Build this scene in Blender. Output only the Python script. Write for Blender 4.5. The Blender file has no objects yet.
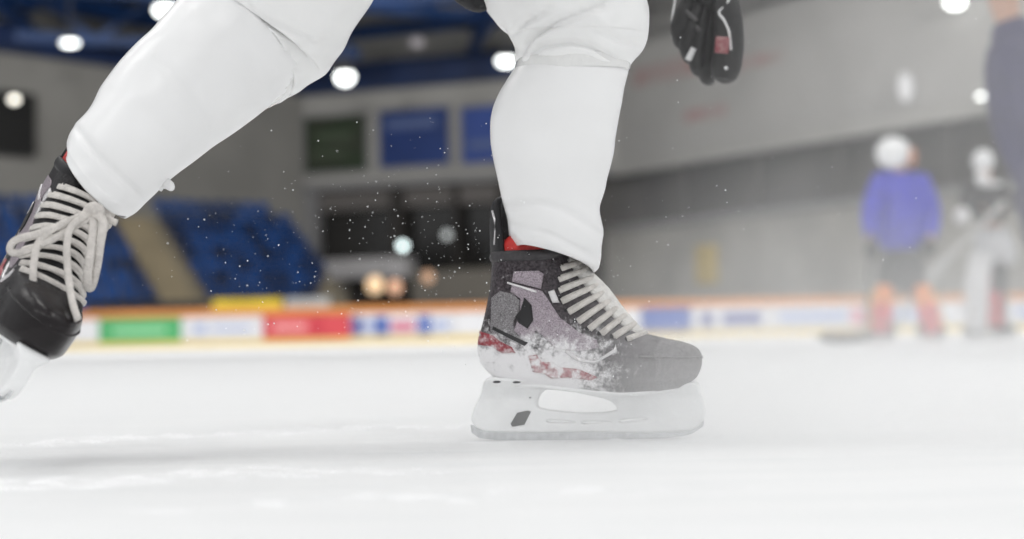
import bpy, bmesh, math, random
from mathutils import Vector, Matrix, noise
from mathutils.geometry import tessellate_polygon

S = bpy.context.scene
COL = S.collection
PI = math.pi
R_ = random.Random(7)

# ------------------------------------------------------------------ camera
FPX, CH, ROLL, HOR = 1500.0, 0.14, 0.02, 336.0
CAM = Vector((0, 0, CH))
_p = math.atan((HOR - 269.5) / FPX)
_R0, _F, _U0 = Vector((1, 0, 0)), Vector((0, math.cos(_p), math.sin(_p))), Vector((0, -math.sin(_p), math.cos(_p)))
CR = _R0 * math.cos(ROLL) - _U0 * math.sin(ROLL)
CU = _R0 * math.sin(ROLL) + _U0 * math.cos(ROLL)
CF = _F


def P(px, py, d):
    """point seen at pixel px,py of the photograph, d metres away along the view"""
    return CAM + CR * ((px - 512) / FPX * d) + CU * ((269.5 - py) / FPX * d) + CF * d


cd = bpy.data.cameras.new('camera')
cam = bpy.data.objects.new('camera', cd)
COL.objects.link(cam)
cam.matrix_world = Matrix.Translation(CAM) @ Matrix((CR, CU, -CF)).transposed().to_4x4()
cd.sensor_width = 36
cd.lens = FPX / 1024 * 36
cd.clip_start, cd.clip_end = 0.02, 300
cd.dof.use_dof = True
cd.dof.focus_distance = 1.90
cd.dof.aperture_fstop = 2.5
S.camera = cam

# ------------------------------------------------------------------ materials
MATS = {}


def mat(name, c, rough=.5, metal=0., var=.0, scale=20., bump=0., bscale=None, emit=0., spec=.5, c2=None, coat=0.):
    if name in MATS:
        return MATS[name]
    m = bpy.data.materials.new(name)
    m.use_nodes = True
    nt = m.node_tree
    b = nt.nodes['Principled BSDF']
    b.inputs['Roughness'].default_value = rough
    b.inputs['Metallic'].default_value = metal
    b.inputs['Specular IOR Level'].default_value = spec
    b.inputs['Coat Weight'].default_value = coat
    tc = nt.nodes.new('ShaderNodeTexCoord')
    nz = nt.nodes.new('ShaderNodeTexNoise')
    nz.inputs['Scale'].default_value = scale
    nz.inputs['Detail'].default_value = 4
    nt.links.new(tc.outputs['Object'], nz.inputs['Vector'])
    rp = nt.nodes.new('ShaderNodeValToRGB')
    if c2 is None:
        c2 = tuple(max(0, x * (1 - var)) for x in c)
    rp.color_ramp.elements[0].position = .35
    rp.color_ramp.elements[1].position = .65
    rp.color_ramp.elements[0].color = (*c2, 1)
    rp.color_ramp.elements[1].color = (*c, 1)
    nt.links.new(nz.outputs['Fac'], rp.inputs['Fac'])
    nt.links.new(rp.outputs['Color'], b.inputs['Base Color'])
    if bump:
        n2 = nt.nodes.new('ShaderNodeTexNoise')
        n2.inputs['Scale'].default_value = bscale or scale * 3
        n2.inputs['Detail'].default_value = 5
        nt.links.new(tc.outputs['Object'], n2.inputs['Vector'])
        bp = nt.nodes.new('ShaderNodeBump')
        bp.inputs['Strength'].default_value = bump
        bp.inputs['Distance'].default_value = .01
        nt.links.new(n2.outputs['Fac'], bp.inputs['Height'])
        nt.links.new(bp.outputs['Normal'], b.inputs['Normal'])
    if emit:
        b.inputs['Emission Color'].default_value = (*c, 1)
        b.inputs['Emission Strength'].default_value = emit
    MATS[name] = m
    return m


def nd(nt, t, **kw):
    n = nt.nodes.new(t)
    for k, v in kw.items():
        setattr(n, k, v)
    return n


def math_node(nt, op, a, b=None, clamp=False):
    n = nd(nt, 'ShaderNodeMath', operation=op, use_clamp=clamp)
    for i, v in enumerate((a, b)):
        if v is None:
            continue
        if isinstance(v, (int, float)):
            n.inputs[i].default_value = v
        else:
            nt.links.new(v, n.inputs[i])
    return n.outputs[0]


def maprange(nt, v, a, b, c=0., d=1., smooth=True):
    n = nd(nt, 'ShaderNodeMapRange')
    n.interpolation_type = 'SMOOTHSTEP' if smooth else 'LINEAR'
    nt.links.new(v, n.inputs['Value'])
    for k, x in zip(('From Min', 'From Max', 'To Min', 'To Max'), (a, b, c, d)):
        n.inputs[k].default_value = x
    return n.outputs['Result']


# ------------------------------------------------------------------ mesh builder
class MB:
    def __init__(self):
        self.v, self.f = [], []

    def add(self, vs, fs):
        o = len(self.v)
        self.v += [Vector(x) for x in vs]
        self.f += [tuple(i + o for i in f) for f in fs]
        return self

    def box(self, c, s, M=None):
        hx, hy, hz = s[0] / 2, s[1] / 2, s[2] / 2
        vs = [Vector((x * hx, y * hy, z * hz)) for x in (-1, 1) for y in (-1, 1) for z in (-1, 1)]
        if M is not None:
            vs = [M @ v for v in vs]
        vs = [v + Vector(c) for v in vs]
        return self.add(vs, [(0, 1, 3, 2), (4, 6, 7, 5), (0, 4, 5, 1), (2, 3, 7, 6), (0, 2, 6, 4), (1, 5, 7, 3)])

    def bar(self, a, b, w, h, up=Vector((0, 0, 1))):
        a, b = Vector(a), Vector(b)
        d = b - a
        L = d.length
        d.normalize()
        s = d.cross(up)
        if s.length < 1e-5:
            s = d.cross(Vector((0, 1, 0)))
        s.normalize()
        u = s.cross(d)
        M = Matrix((d, s, u)).transposed()
        return self.box((a + b) / 2, (L, w, h), M)

    def rings(self, rings, cap=True, closed=True):
        n = len(rings[0])
        vs = [p for r in rings for p in r]
        fs = []
        for i in range(len(rings) - 1):
            for j in range(n if closed else n - 1):
                k = (j + 1) % n
                fs.append((i * n + j, i * n + k, (i + 1) * n + k, (i + 1) * n + j))
        if cap and closed:
            fs.append(tuple(reversed(range(n))))
            fs.append(tuple((len(rings) - 1) * n + j for j in range(n)))
        return self.add(vs, fs)

    def tube(self, pts, r, n=8, flat=1., upv=None):
        """tube along pts; r number or list; flat squashes along the up vector"""
        pts = [Vector(p) for p in pts]
        rr = r if isinstance(r, (list, tuple)) else [r] * len(pts)
        rings = []
        ref = upv
        for i, p in enumerate(pts):
            t = (pts[min(i + 1, len(pts) - 1)] - pts[max(i - 1, 0)]).normalized()
            u = upv[i] if isinstance(upv, list) else (upv or Vector((0, 0, 1)))
            s = t.cross(u)
            if s.length < 1e-4:
                s = t.cross(Vector((0, 1, .1)))
            s.normalize()
            u2 = s.cross(t)
            rings.append([p + s * (rr[i] * math.cos(a)) + u2 * (rr[i] * flat * math.sin(a)) for a in [2 * PI * j / n for j in range(n)]])
        return self.rings(rings)

    def ball(self, c, r, M=None, n=16, m=10):
        rx, ry, rz = r if isinstance(r, (tuple, list)) else (r, r, r)
        rings = []
        for i in range(1, m):
            th = PI * i / m
            ring = []
            for j in range(n):
                a = 2 * PI * j / n
                v = Vector((rx * math.sin(th) * math.cos(a), ry * math.sin(th) * math.sin(a), -rz * math.cos(th)))
                ring.append((M @ v if M is not None else v) + Vector(c))
            rings.append(ring)
        return self.rings(rings)

    def extrude(self, poly, a, b):
        """poly: list of 3D points; solid between poly+a and poly+b"""
        n = len(poly)
        a, b = Vector(a), Vector(b)
        vs = [Vector(p) + a for p in poly] + [Vector(p) + b for p in poly]
        fs = [(i, (i + 1) % n, n + (i + 1) % n, n + i) for i in range(n)]
        o = [Vector(p) for p in poly]
        tri = tessellate_polygon([o])
        fs += [tuple(t) for t in tri] + [tuple(x + n for x in reversed(t)) for t in tri]
        return self.add(vs, fs)

    def build(self, name, m, parent=None, smooth=True, label=None, sub=0, bevel=0., auto=None):
        me = bpy.data.meshes.new(name)
        me.from_pydata([tuple(v) for v in self.v], [], self.f)
        bm = bmesh.new()
        bm.from_mesh(me)
        bmesh.ops.recalc_face_normals(bm, faces=bm.faces)
        bm.to_mesh(me)
        bm.free()
        return link_mesh(name, me, m, parent, smooth, label, sub, bevel, auto)


def link_mesh(name, me, m, parent=None, smooth=True, label=None, sub=0, bevel=0., auto=None):
    me.materials.clear()
    me.materials.append(m)
    me.polygons.foreach_set('use_smooth', [smooth] * len(me.polygons))
    o = bpy.data.objects.new(name, me)
    COL.objects.link(o)
    if parent:
        o.parent = parent
    if label:
        o['label'] = label
    if bevel:
        b = o.modifiers.new('bevel', 'BEVEL')
        b.width, b.segments, b.limit_method = bevel, 2, 'ANGLE'
    if sub:
        s = o.modifiers.new('sub', 'SUBSURF')
        s.levels = s.render_levels = sub
    if auto:
        me.set_sharp_from_angle(angle=auto)
    return o


def empty(name, loc=(0, 0, 0), parent=None, M=None):
    o = bpy.data.objects.new(name, None)
    o.empty_display_size = .1
    COL.objects.link(o)
    if parent:
        o.parent = parent
        o.matrix_parent_inverse = Matrix.Identity(4)
    if M is not None:
        o.matrix_basis = M
    else:
        o.location = loc
    return o


def tag(o, label=None, cat=None, group=None, kind=None):
    if label:
        o['label'] = label
    if cat:
        o['category'] = cat
    if group:
        o['group'] = group
    if kind:
        o['kind'] = kind
    return o


def interp(tab, x):
    if x <= tab[0][0]:
        return tab[0][1]
    for (a, fa), (b, fb) in zip(tab, tab[1:]):
        if x <= b:
            t = (x - a) / (b - a)
            return fa + (fb - fa) * t
    return tab[-1][1]


def catmull(pts, k=6):
    pts = [Vector(p) for p in pts]
    out = []
    for i in range(len(pts) - 1):
        p0, p1, p2, p3 = pts[max(i - 1, 0)], pts[i], pts[i + 1], pts[min(i + 2, len(pts) - 1)]
        for j in range(k):
            t = j / k
            out.append(.5 * ((2 * p1) + (p2 - p0) * t + (2 * p0 - 5 * p1 + 4 * p2 - p3) * t * t + (3 * p1 - p0 - 3 * p2 + p3) * t ** 3))
    out.append(pts[-1])
    return out


def skin_mesh(name, nodes, edges, root, sub=2):
    """nodes: {name: (pos, radius)}; one continuous skinned surface"""
    keys = list(nodes)
    me = bpy.data.meshes.new(name + '_rig')
    me.from_pydata([tuple(nodes[k][0]) for k in keys], [(keys.index(a), keys.index(b)) for a, b in edges], [])
    o = bpy.data.objects.new(name + '_rig', me)
    COL.objects.link(o)
    o.modifiers.new('skin', 'SKIN')
    for i, k in enumerate(keys):
        sv = me.skin_vertices[0].data[i]
        r = nodes[k][1]
        sv.radius = r if isinstance(r, tuple) else (r, r)
        sv.use_root = (k == root)
    if sub:
        s = o.modifiers.new('sub', 'SUBSURF')
        s.levels = s.render_levels = sub
    dg = bpy.context.evaluated_depsgraph_get()
    out = bpy.data.meshes.new_from_object(o.evaluated_get(dg))
    out.name = name
    bpy.data.objects.remove(o)
    bpy.data.meshes.remove(me)
    return out


# palette
M_WHITE = mat('white_nylon', (.86, .86, .855), .42, var=.04, scale=14, bump=.12, bscale=30)
M_WHITE2 = mat('white_shin_cover', (.86, .86, .86), .30, var=.03, scale=9, bump=.05, bscale=18)
M_STRAP = mat('clear_white_tape', (.78, .78, .77), .12, var=.05, scale=60, bump=.25, bscale=70, coat=.6)
M_BLACK = mat('black_cloth', (.012, .012, .014), .7, var=.4, scale=40, bump=.2, bscale=200)
M_BLACKG = mat('black_glove_leather', (.010, .009, .010), .6, var=.5, scale=60, bump=.3, bscale=120)
M_SKIN = mat('skin', (.55, .33, .24), .5, var=.1, scale=12)
M_LACE = mat('waxed_white_lace', (.74, .70, .66), .7, var=.18, scale=90, bump=.5, bscale=400)
M_RED = mat('red_liner', (.62, .03, .025), .5, var=.25, scale=120, bump=.3, bscale=300)
M_REDM = mat('red_boot_trim', (.30, .022, .035), .4, scale=230, c2=(.42, .17, .18))
M_MAUVE = mat('grey_mauve_boot_weave', (.40, .34, .38), .32, .3, var=.45, scale=520, bump=.3, bscale=700)
M_SILVER = mat('silver_boot_piping', (.75, .73, .74), .25, .4, var=.2, scale=80)
M_HOLDER = mat('white_blade_holder', (.90, .905, .905), .3, var=.06, scale=40, bump=.15, bscale=90)
M_STEEL = mat('skate_steel', (.70, .71, .72), .22, .9, var=.2, scale=120)
M_DARK = mat('dark_rubber', (.016, .015, .017), .5, var=.3, scale=50, spec=.3)
M_TONGUE = mat('pale_felt_tongue', (.78, .76, .73), .8, var=.15, scale=110, bump=.4, bscale=300)


def boot_material(name, snowy, c0=None, c1=None, scale=300, rough=.42, frost_haze=True, snow=.44):
    m = bpy.data.materials.new(name)
    m.use_nodes = True
    nt = m.node_tree
    b = nt.nodes['Principled BSDF']
    tc = nd(nt, 'ShaderNodeTexCoord')
    sx = nd(nt, 'ShaderNodeSeparateXYZ')
    nt.links.new(tc.outputs['Object'], sx.inputs[0])
    n1 = nd(nt, 'ShaderNodeTexNoise')
    n1.inputs['Scale'].default_value = scale
    n1.inputs['Detail'].default_value = 4
    nt.links.new(tc.outputs['Object'], n1.inputs['Vector'])
    base = nd(nt, 'ShaderNodeValToRGB')
    base.color_ramp.elements[0].position, base.color_ramp.elements[1].position = .35, .65
    base.color_ramp.elements[0].color = (*(c0 or ((.016, .012, .015) if snowy else (.006, .005, .006))), 1)
    base.color_ramp.elements[1].color = (*(c1 or ((.075, .062, .070) if snowy else (.022, .02, .022))), 1)
    nt.links.new(n1.outputs['Fac'], base.inputs['Fac'])
    n2 = nd(nt, 'ShaderNodeTexNoise')
    n2.inputs['Scale'].default_value = 75
    n2.inputs['Detail'].default_value = 6
    n2.inputs['Roughness'].default_value = .72
    nt.links.new(tc.outputs['Object'], n2.inputs['Vector'])
    # packed snow stuck to the heel quarter, fading upwards and forwards
    zz = maprange(nt, sx.outputs['Z'], .185, .090)
    xx = maprange(nt, sx.outputs['X'], .085, -.040)
    amt = math_node(nt, 'MULTIPLY', zz, xx)
    if not snowy:
        amt = math_node(nt, 'MULTIPLY', amt, .45)
    amt = math_node(nt, 'ADD', amt, .10 if snowy else .02)
    k = math_node(nt, 'ADD', n2.outputs['Fac'], math_node(nt, 'MULTIPLY', amt, snow))
    mask = maprange(nt, k, .64, .92)
    mx = nd(nt, 'ShaderNodeMix', data_type='RGBA')
    nt.links.new(mask, mx.inputs['Factor'])
    if snowy and frost_haze:      # frosting and spray haze painted into the colour, thickening over the toe
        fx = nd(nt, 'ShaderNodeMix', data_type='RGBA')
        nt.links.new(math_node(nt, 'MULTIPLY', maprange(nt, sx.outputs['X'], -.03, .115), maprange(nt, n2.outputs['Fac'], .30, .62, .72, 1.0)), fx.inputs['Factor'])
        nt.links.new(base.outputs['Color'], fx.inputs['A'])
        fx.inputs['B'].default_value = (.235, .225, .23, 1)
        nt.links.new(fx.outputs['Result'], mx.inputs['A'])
    else:
        nt.links.new(base.outputs['Color'], mx.inputs['A'])
    mx.inputs['B'].default_value = (.80, .79, .80, 1)
    nt.links.new(mx.outputs['Result'], b.inputs['Base Color'])
    b.inputs['Roughness'].default_value = rough
    b.inputs['Specular IOR Level'].default_value = .25
    bp = nd(nt, 'ShaderNodeBump')
    bp.inputs['Strength'].default_value = .35
    bp.inputs['Distance'].default_value = .002
    nt.links.new(n2.outputs['Fac'], bp.inputs['Height'])
    nt.links.new(bp.outputs['Normal'], b.inputs['Normal'])
    return m


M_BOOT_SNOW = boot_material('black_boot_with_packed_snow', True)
M_BOOT = boot_material('black_boot', False)
M_MAUVE_S = boot_material('snowy_mauve_weave', True, (.20, .165, .19), (.46, .40, .445), 650, .30, False, .38)
M_RED_S = boot_material('snowy_red_trim', True, (.22, .012, .025), (.34, .05, .065), 200, .4, False, .27)
M_HEEL_SHEEN_S = boot_material('snowy_heel_sheen', True, (.08, .075, .08), (.34, .325, .335), 800, .4, False, .34)  # silver-grey sheen and snow speckle painted into the heel colour
M_TOE_FROST_HAZE = mat('frosted_hazed_toe_cap', (.26, .25, .255), .6, c2=(.20, .19, .195), scale=190, bump=.25, bscale=300)  # paler for frosting and for spray haze put into the colour
M_TOE = mat('glossy_black_toe_cap', (.010, .007, .008), .24, var=.4, scale=25, bump=.1, bscale=60, spec=.3)

# ------------------------------------------------------------------ the ice
def ice_material():
    m = bpy.data.materials.new('scraped_ice')
    m.use_nodes = True
    nt = m.node_tree
    b = nt.nodes['Principled BSDF']
    tc = nd(nt, 'ShaderNodeTexCoord')
    mp = nd(nt, 'ShaderNodeMapping')
    mp.inputs['Scale'].default_value = (1.1, 7, 1)
    mp.inputs['Rotation'].default_value = (0, 0, .08)
    nt.links.new(tc.outputs['Object'], mp.inputs['Vector'])
    n1 = nd(nt, 'ShaderNodeTexNoise')
    n1.inputs['Scale'].default_value = 2.2
    n1.inputs['Detail'].default_value = 8
    n1.inputs['Roughness'].default_value = .78
    nt.links.new(mp.outputs[0], n1.inputs['Vector'])
    n2 = nd(nt, 'ShaderNodeTexNoise')
    n2.inputs['Scale'].default_value = 55
    n2.inputs['Detail'].default_value = 6
    nt.links.new(tc.outputs['Object'], n2.inputs['Vector'])
    r = nd(nt, 'ShaderNodeValToRGB')
    r.color_ramp.elements[0].position, r.color_ramp.elements[1].position = .36, .56
    r.color_ramp.elements[0].color = (.872, .88, .882, 1)
    r.color_ramp.elements[1].color = (.91, .913, .913, 1)
    nt.links.new(n1.outputs['Fac'], r.inputs['Fac'])
    nt.links.new(r.outputs['Color'], b.inputs['Base Color'])
    b.inputs['Roughness'].default_value = .45
    b.inputs['Specular IOR Level'].default_value = .15
    h = math_node(nt, 'ADD', math_node(nt, 'MULTIPLY', n1.outputs['Fac'], 1.6), math_node(nt, 'MULTIPLY', n2.outputs['Fac'], .5))
    bp = nd(nt, 'ShaderNodeBump')
    bp.inputs['Strength'].default_value = .35
    bp.inputs['Distance'].default_value = .02
    nt.links.new(h, bp.inputs['Height'])
    nt.links.new(bp.outputs['Normal'], b.inputs['Normal'])
    return m


M_ICE = ice_material()
mb = MB()
mb.add([(-70, -12, 0), (70, -12, 0), (70, 85, 0), (-70, 85, 0)], [(0, 1, 2, 3)])
tag(mb.build('floor', M_ICE, smooth=False), 'white scraped rink ice', None, None, 'structure')

M_SNOW = mat('loose_snow', (.93, .93, .935), .8, var=.03, scale=60, bump=.5, bscale=160)


def snow_ridge(name, a, b, w, h, seed, n=60, k=10):
    """low ridge of shaved snow lying on the ice"""
    a, b = Vector(a), Vector(b)
    d = (b - a)
    s = Vector((-d.y, d.x, 0)).normalized()
    vs, fs = [], []
    for i in range(n + 1):
        t = i / n
        e = math.sin(PI * t) ** .4
        for j in range(k + 1):
            q = j / k * 2 - 1
            ww = w * e * (.75 + .5 * noise.noise((t * 6, seed, 1)))
            p = a + d * t + s * (q * ww) + s * (.5 * w * noise.noise((t * 4, seed, 7)))
            z = h * e * max(0, 1 - q * q) * (.05 + 2.2 * max(0, noise.noise((p.x * 26, p.y * 26, seed))) + 1.1 * max(0, noise.noise((p.x * 70, p.y * 70, seed))))
            vs.append((p.x, p.y, max(z, 0) - .0008))
    for i in range(n):
        for j in range(k):
            c = i * (k + 1) + j
            fs.append((c, c + 1, c + k + 2, c + k + 1))
    o = MB().add(vs, fs).build(name, M_SNOW)
    return o


# ------------------------------------------------------------------ ice skate
XB = [(.060, -.112), (.070, -.122), (.078, -.130), (.086, -.138), (.10, -.146), (.12, -.150), (.135, -.149), (.16, -.141), (.20, -.131), (.25, -.125), (.27, -.124)]
XF = [(.060, .118), (.066, .132), (.074, .142), (.084, .147), (.095, .1495), (.107, .149), (.115, .1465), (.122, .139), (.128, .124), (.133, .102), (.140, .076),
      (.150, .057), (.170, .033), (.200, .008), (.220, -.007), (.245, -.025), (.27, -.036)]
WID = [(-.15, .030), (-.11, .033), (-.05, .034), (.0, .039), (.06, .048), (.10, .047), (.15, .040)]
NEXP = 2.7


def sole_shift(x, z):
    s = interp([(-.15, .012), (-.06, .012), (.0, .004), (.04, .000), (.09, .002), (.15, .009)], x)
    return s * max(0, min(1, 1 - (z - .06) / .07))


def wid(x, z):
    w = interp(WID, x)
    hi = max(0, min(1, (z - .14) / .06))
    w = w * (1 - hi) + hi * interp([(.16, .038), (.20, .040), (.25, .043), (.27, .043)], z)
    lo = max(0, min(1, (z - .060) / .018))
    w *= .80 + .20 * math.sin(lo * PI / 2)
    t = max(0, min(1, (x - .03) / .05))
    dome = max(0, (z - .10) / .05)
    w *= 1 - t * .30 * min(1, dome) ** 2
    return w


def boot_pt(z, a, off=0.):
    xb, xf = interp(XB, z), interp(XF, z)
    cx, hx = (xb + xf) / 2, (xf - xb) / 2 + off
    c, s = math.cos(a), math.sin(a)
    x = cx + hx * math.copysign(abs(c) ** (2 / NEXP), c)
    y = (wid(x, z) + off) * math.copysign(abs(s) ** (2 / NEXP), s)
    return Vector((x, y, z + sole_shift(x, z)))


def boot_y(x, z):
    """half width of the boot at side-view point x,z"""
    z0 = z
    for _ in range(6):
        z0 = z - sole_shift(x, z0)
    xb, xf = interp(XB, z0), interp(XF, z0)
    cx, hx = (xb + xf) / 2, (xf - xb) / 2
    q = min(1, abs((x - cx) / hx))
    return wid(x, z0) * (1 - q ** NEXP) ** (1 / NEXP)


def boot_rings(zs, off=0., n=96):
    return [[boot_pt(z, 2 * PI * (j + .5) / n, off) for j in range(n)] for z in zs]


def lin(a, b, n):
    return [a + (b - a) * i / (n - 1) for i in range(n)]


def side_patch(poly, side, off, cuts=4):
    """polygon drawn in the boot's side view, laid on the boot's surface and given thickness"""
    bm = bmesh.new()
    vs = [bm.verts.new((x, 0, z)) for x, z in poly]
    tri = tessellate_polygon([[Vector((x, z, 0)) for x, z in poly]])
    for t in tri:
        try:
            bm.faces.new([vs[i] for i in t])
        except ValueError:
            pass
    for _ in range(cuts):
        es = [e for e in bm.edges if e.calc_length() > .006]
        if not es:
            break
        bmesh.ops.subdivide_edges(bm, edges=es, cuts=1)
        bmesh.ops.triangulate(bm, faces=[f for f in bm.faces if len(f.verts) > 3])
    for v in bm.verts:
        v.co.y = side * (boot_y(v.co.x, v.co.z) + off)
    mbx = MB()
    bm.verts.index_update()
    vs0 = [v.co.copy() for v in bm.verts]
    fs0 = [tuple(v.index for v in f.verts) for f in bm.faces]
    n = len(vs0)
    vs1 = [v + Vector((0, -side * (off + .002), 0)) for v in vs0]
    fs = fs0 + [tuple(i + n for i in reversed(f)) for f in fs0]
    for e in bm.edges:
        if len(e.link_faces) == 1:
            a, b = e.verts[0].index, e.verts[1].index
            fs.append((a, b, b + n, a + n))
    bm.free()
    mbx.add(vs0 + vs1, fs)
    return mbx


def px2(px, py):
    """side view point of the planted skate in its own metres"""
    return ((px - 590) / 750, (440 - py) / 750)


def holder_mesh():
    cu = bpy.data.curves.new('holder', 'CURVE')
    cu.dimensions = '2D'
    cu.fill_mode = 'BOTH'
    cu.extrude = .006
    cu.bevel_depth = .003
    cu.bevel_resolution = 2

    def loop(pts, smooth):
        pts = [px2(*p) for p in pts]
        s = cu.splines.new('POLY')
        if smooth:
            v = [Vector((x, y, 0)) for x, y in pts]
            n = len(v)
            q = []
            for i in range(n):
                p0, p1, p2, p3 = v[i - 1], v[i], v[(i + 1) % n], v[(i + 2) % n]
                for j in range(5):
                    t = j / 5
                    q.append(.5 * ((2 * p1) + (p2 - p0) * t + (2 * p0 - 5 * p1 + 4 * p2 - p3) * t * t + (3 * p1 - p0 - 3 * p2 + p3) * t ** 3))
            pts = [(a.x, a.y) for a in q]
        s.points.add(len(pts) - 1)
        for p, (x, y) in zip(s.points, pts):
            p.co = (x, y, 0, 1)
        s.use_cyclic_u = True

    loop([(490, 379), (505, 379), (530, 380), (552, 382), (585, 388), (615, 392), (645, 391), (675, 389), (696, 386), (699, 396), (703, 408), (702, 418),
          (694, 427), (680, 430), (640, 431), (590, 430), (540, 430), (500, 429), (482, 427), (473, 420), (475, 409), (482, 396)], True)
    loop([(540, 392), (553, 386), (580, 391), (605, 397), (616, 402), (620, 410), (612, 414), (580, 415), (545, 411), (536, 405)], True)
    loop([(519, 413), (527, 410), (531, 411), (524, 423), (514, 425), (512, 423)], True)
    loop([(549, 418), (575, 420), (574, 425), (548, 424)], True)
    loop([(583, 420), (608, 420), (612, 424), (584, 426)], True)
    loop([(620, 419), (645, 417), (648, 422), (622, 425)], True)
    o = bpy.data.objects.new('holder_tmp', cu)
    COL.objects.link(o)
    me = bpy.data.meshes.new_from_object(o.evaluated_get(bpy.context.evaluated_depsgraph_get()))
    bpy.data.objects.remove(o)
    for v in me.vertices:      # curve plane xy -> skate xz, flaring under the sole
        x, y, z = v.co
        fl = 1 + 2.0 * max(0, min(1, (y - .055) / .025)) ** 1.5
        v.co = (x, -z * fl, y)
    return me


HOLDER_ME = holder_mesh()


EYE = [(569, 267), (566, 278), (566, 289), (567, 300), (573, 311), (582, 321), (593, 329), (605, 334), (617, 337), (632, 340)]
TNG = [(583, 262), (590, 269), (597, 277), (603, 284), (609, 291), (615, 299), (621, 307), (628, 315), (636, 324), (647, 335)]


def tab_at(tab, t):
    t = max(0, min(len(tab) - 1.0001, t))
    i = int(t)
    a, b = px2(*tab[i]), px2(*tab[i + 1])
    return Vector((a[0] + (b[0] - a[0]) * (t - i), 0, a[1] + (b[1] - a[1]) * (t - i)))


def eyelet(i, side):
    e = tab_at(EYE, i)
    y = boot_y(e.x, e.z) + .0015
    return Vector((e.x, side * y, e.z))


def lace_pt(t, q, h=1.):
    """q -1..1 from one row of holes over the tongue to the other"""
    e, g = tab_at(EYE, t), tab_at(TNG, t)
    y = boot_y(e.x, e.z) + .0015
    k = (1 - abs(q) ** 2.2) ** .8 * h
    p = Vector((e.x + (g.x - e.x) * k, q * y * (1 - .12 * k), e.z + (g.z - e.z) * k))
    nrm = (g - e).normalized()
    for _ in range(40):          # keep clear of the boot
        z0 = p.z - sole_shift(p.x, p.z)
        xb, xf = interp(XB, z0), interp(XF, z0)
        cx, hx = (xb + xf) / 2, (xf - xb) / 2
        if abs((p.x - cx) / hx) ** NEXP + abs(p.y / wid(p.x, z0)) ** NEXP > 1.0:
            break
        p += nrm * .001 + Vector((0, math.copysign(.0003, q), 0))
    return p


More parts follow.
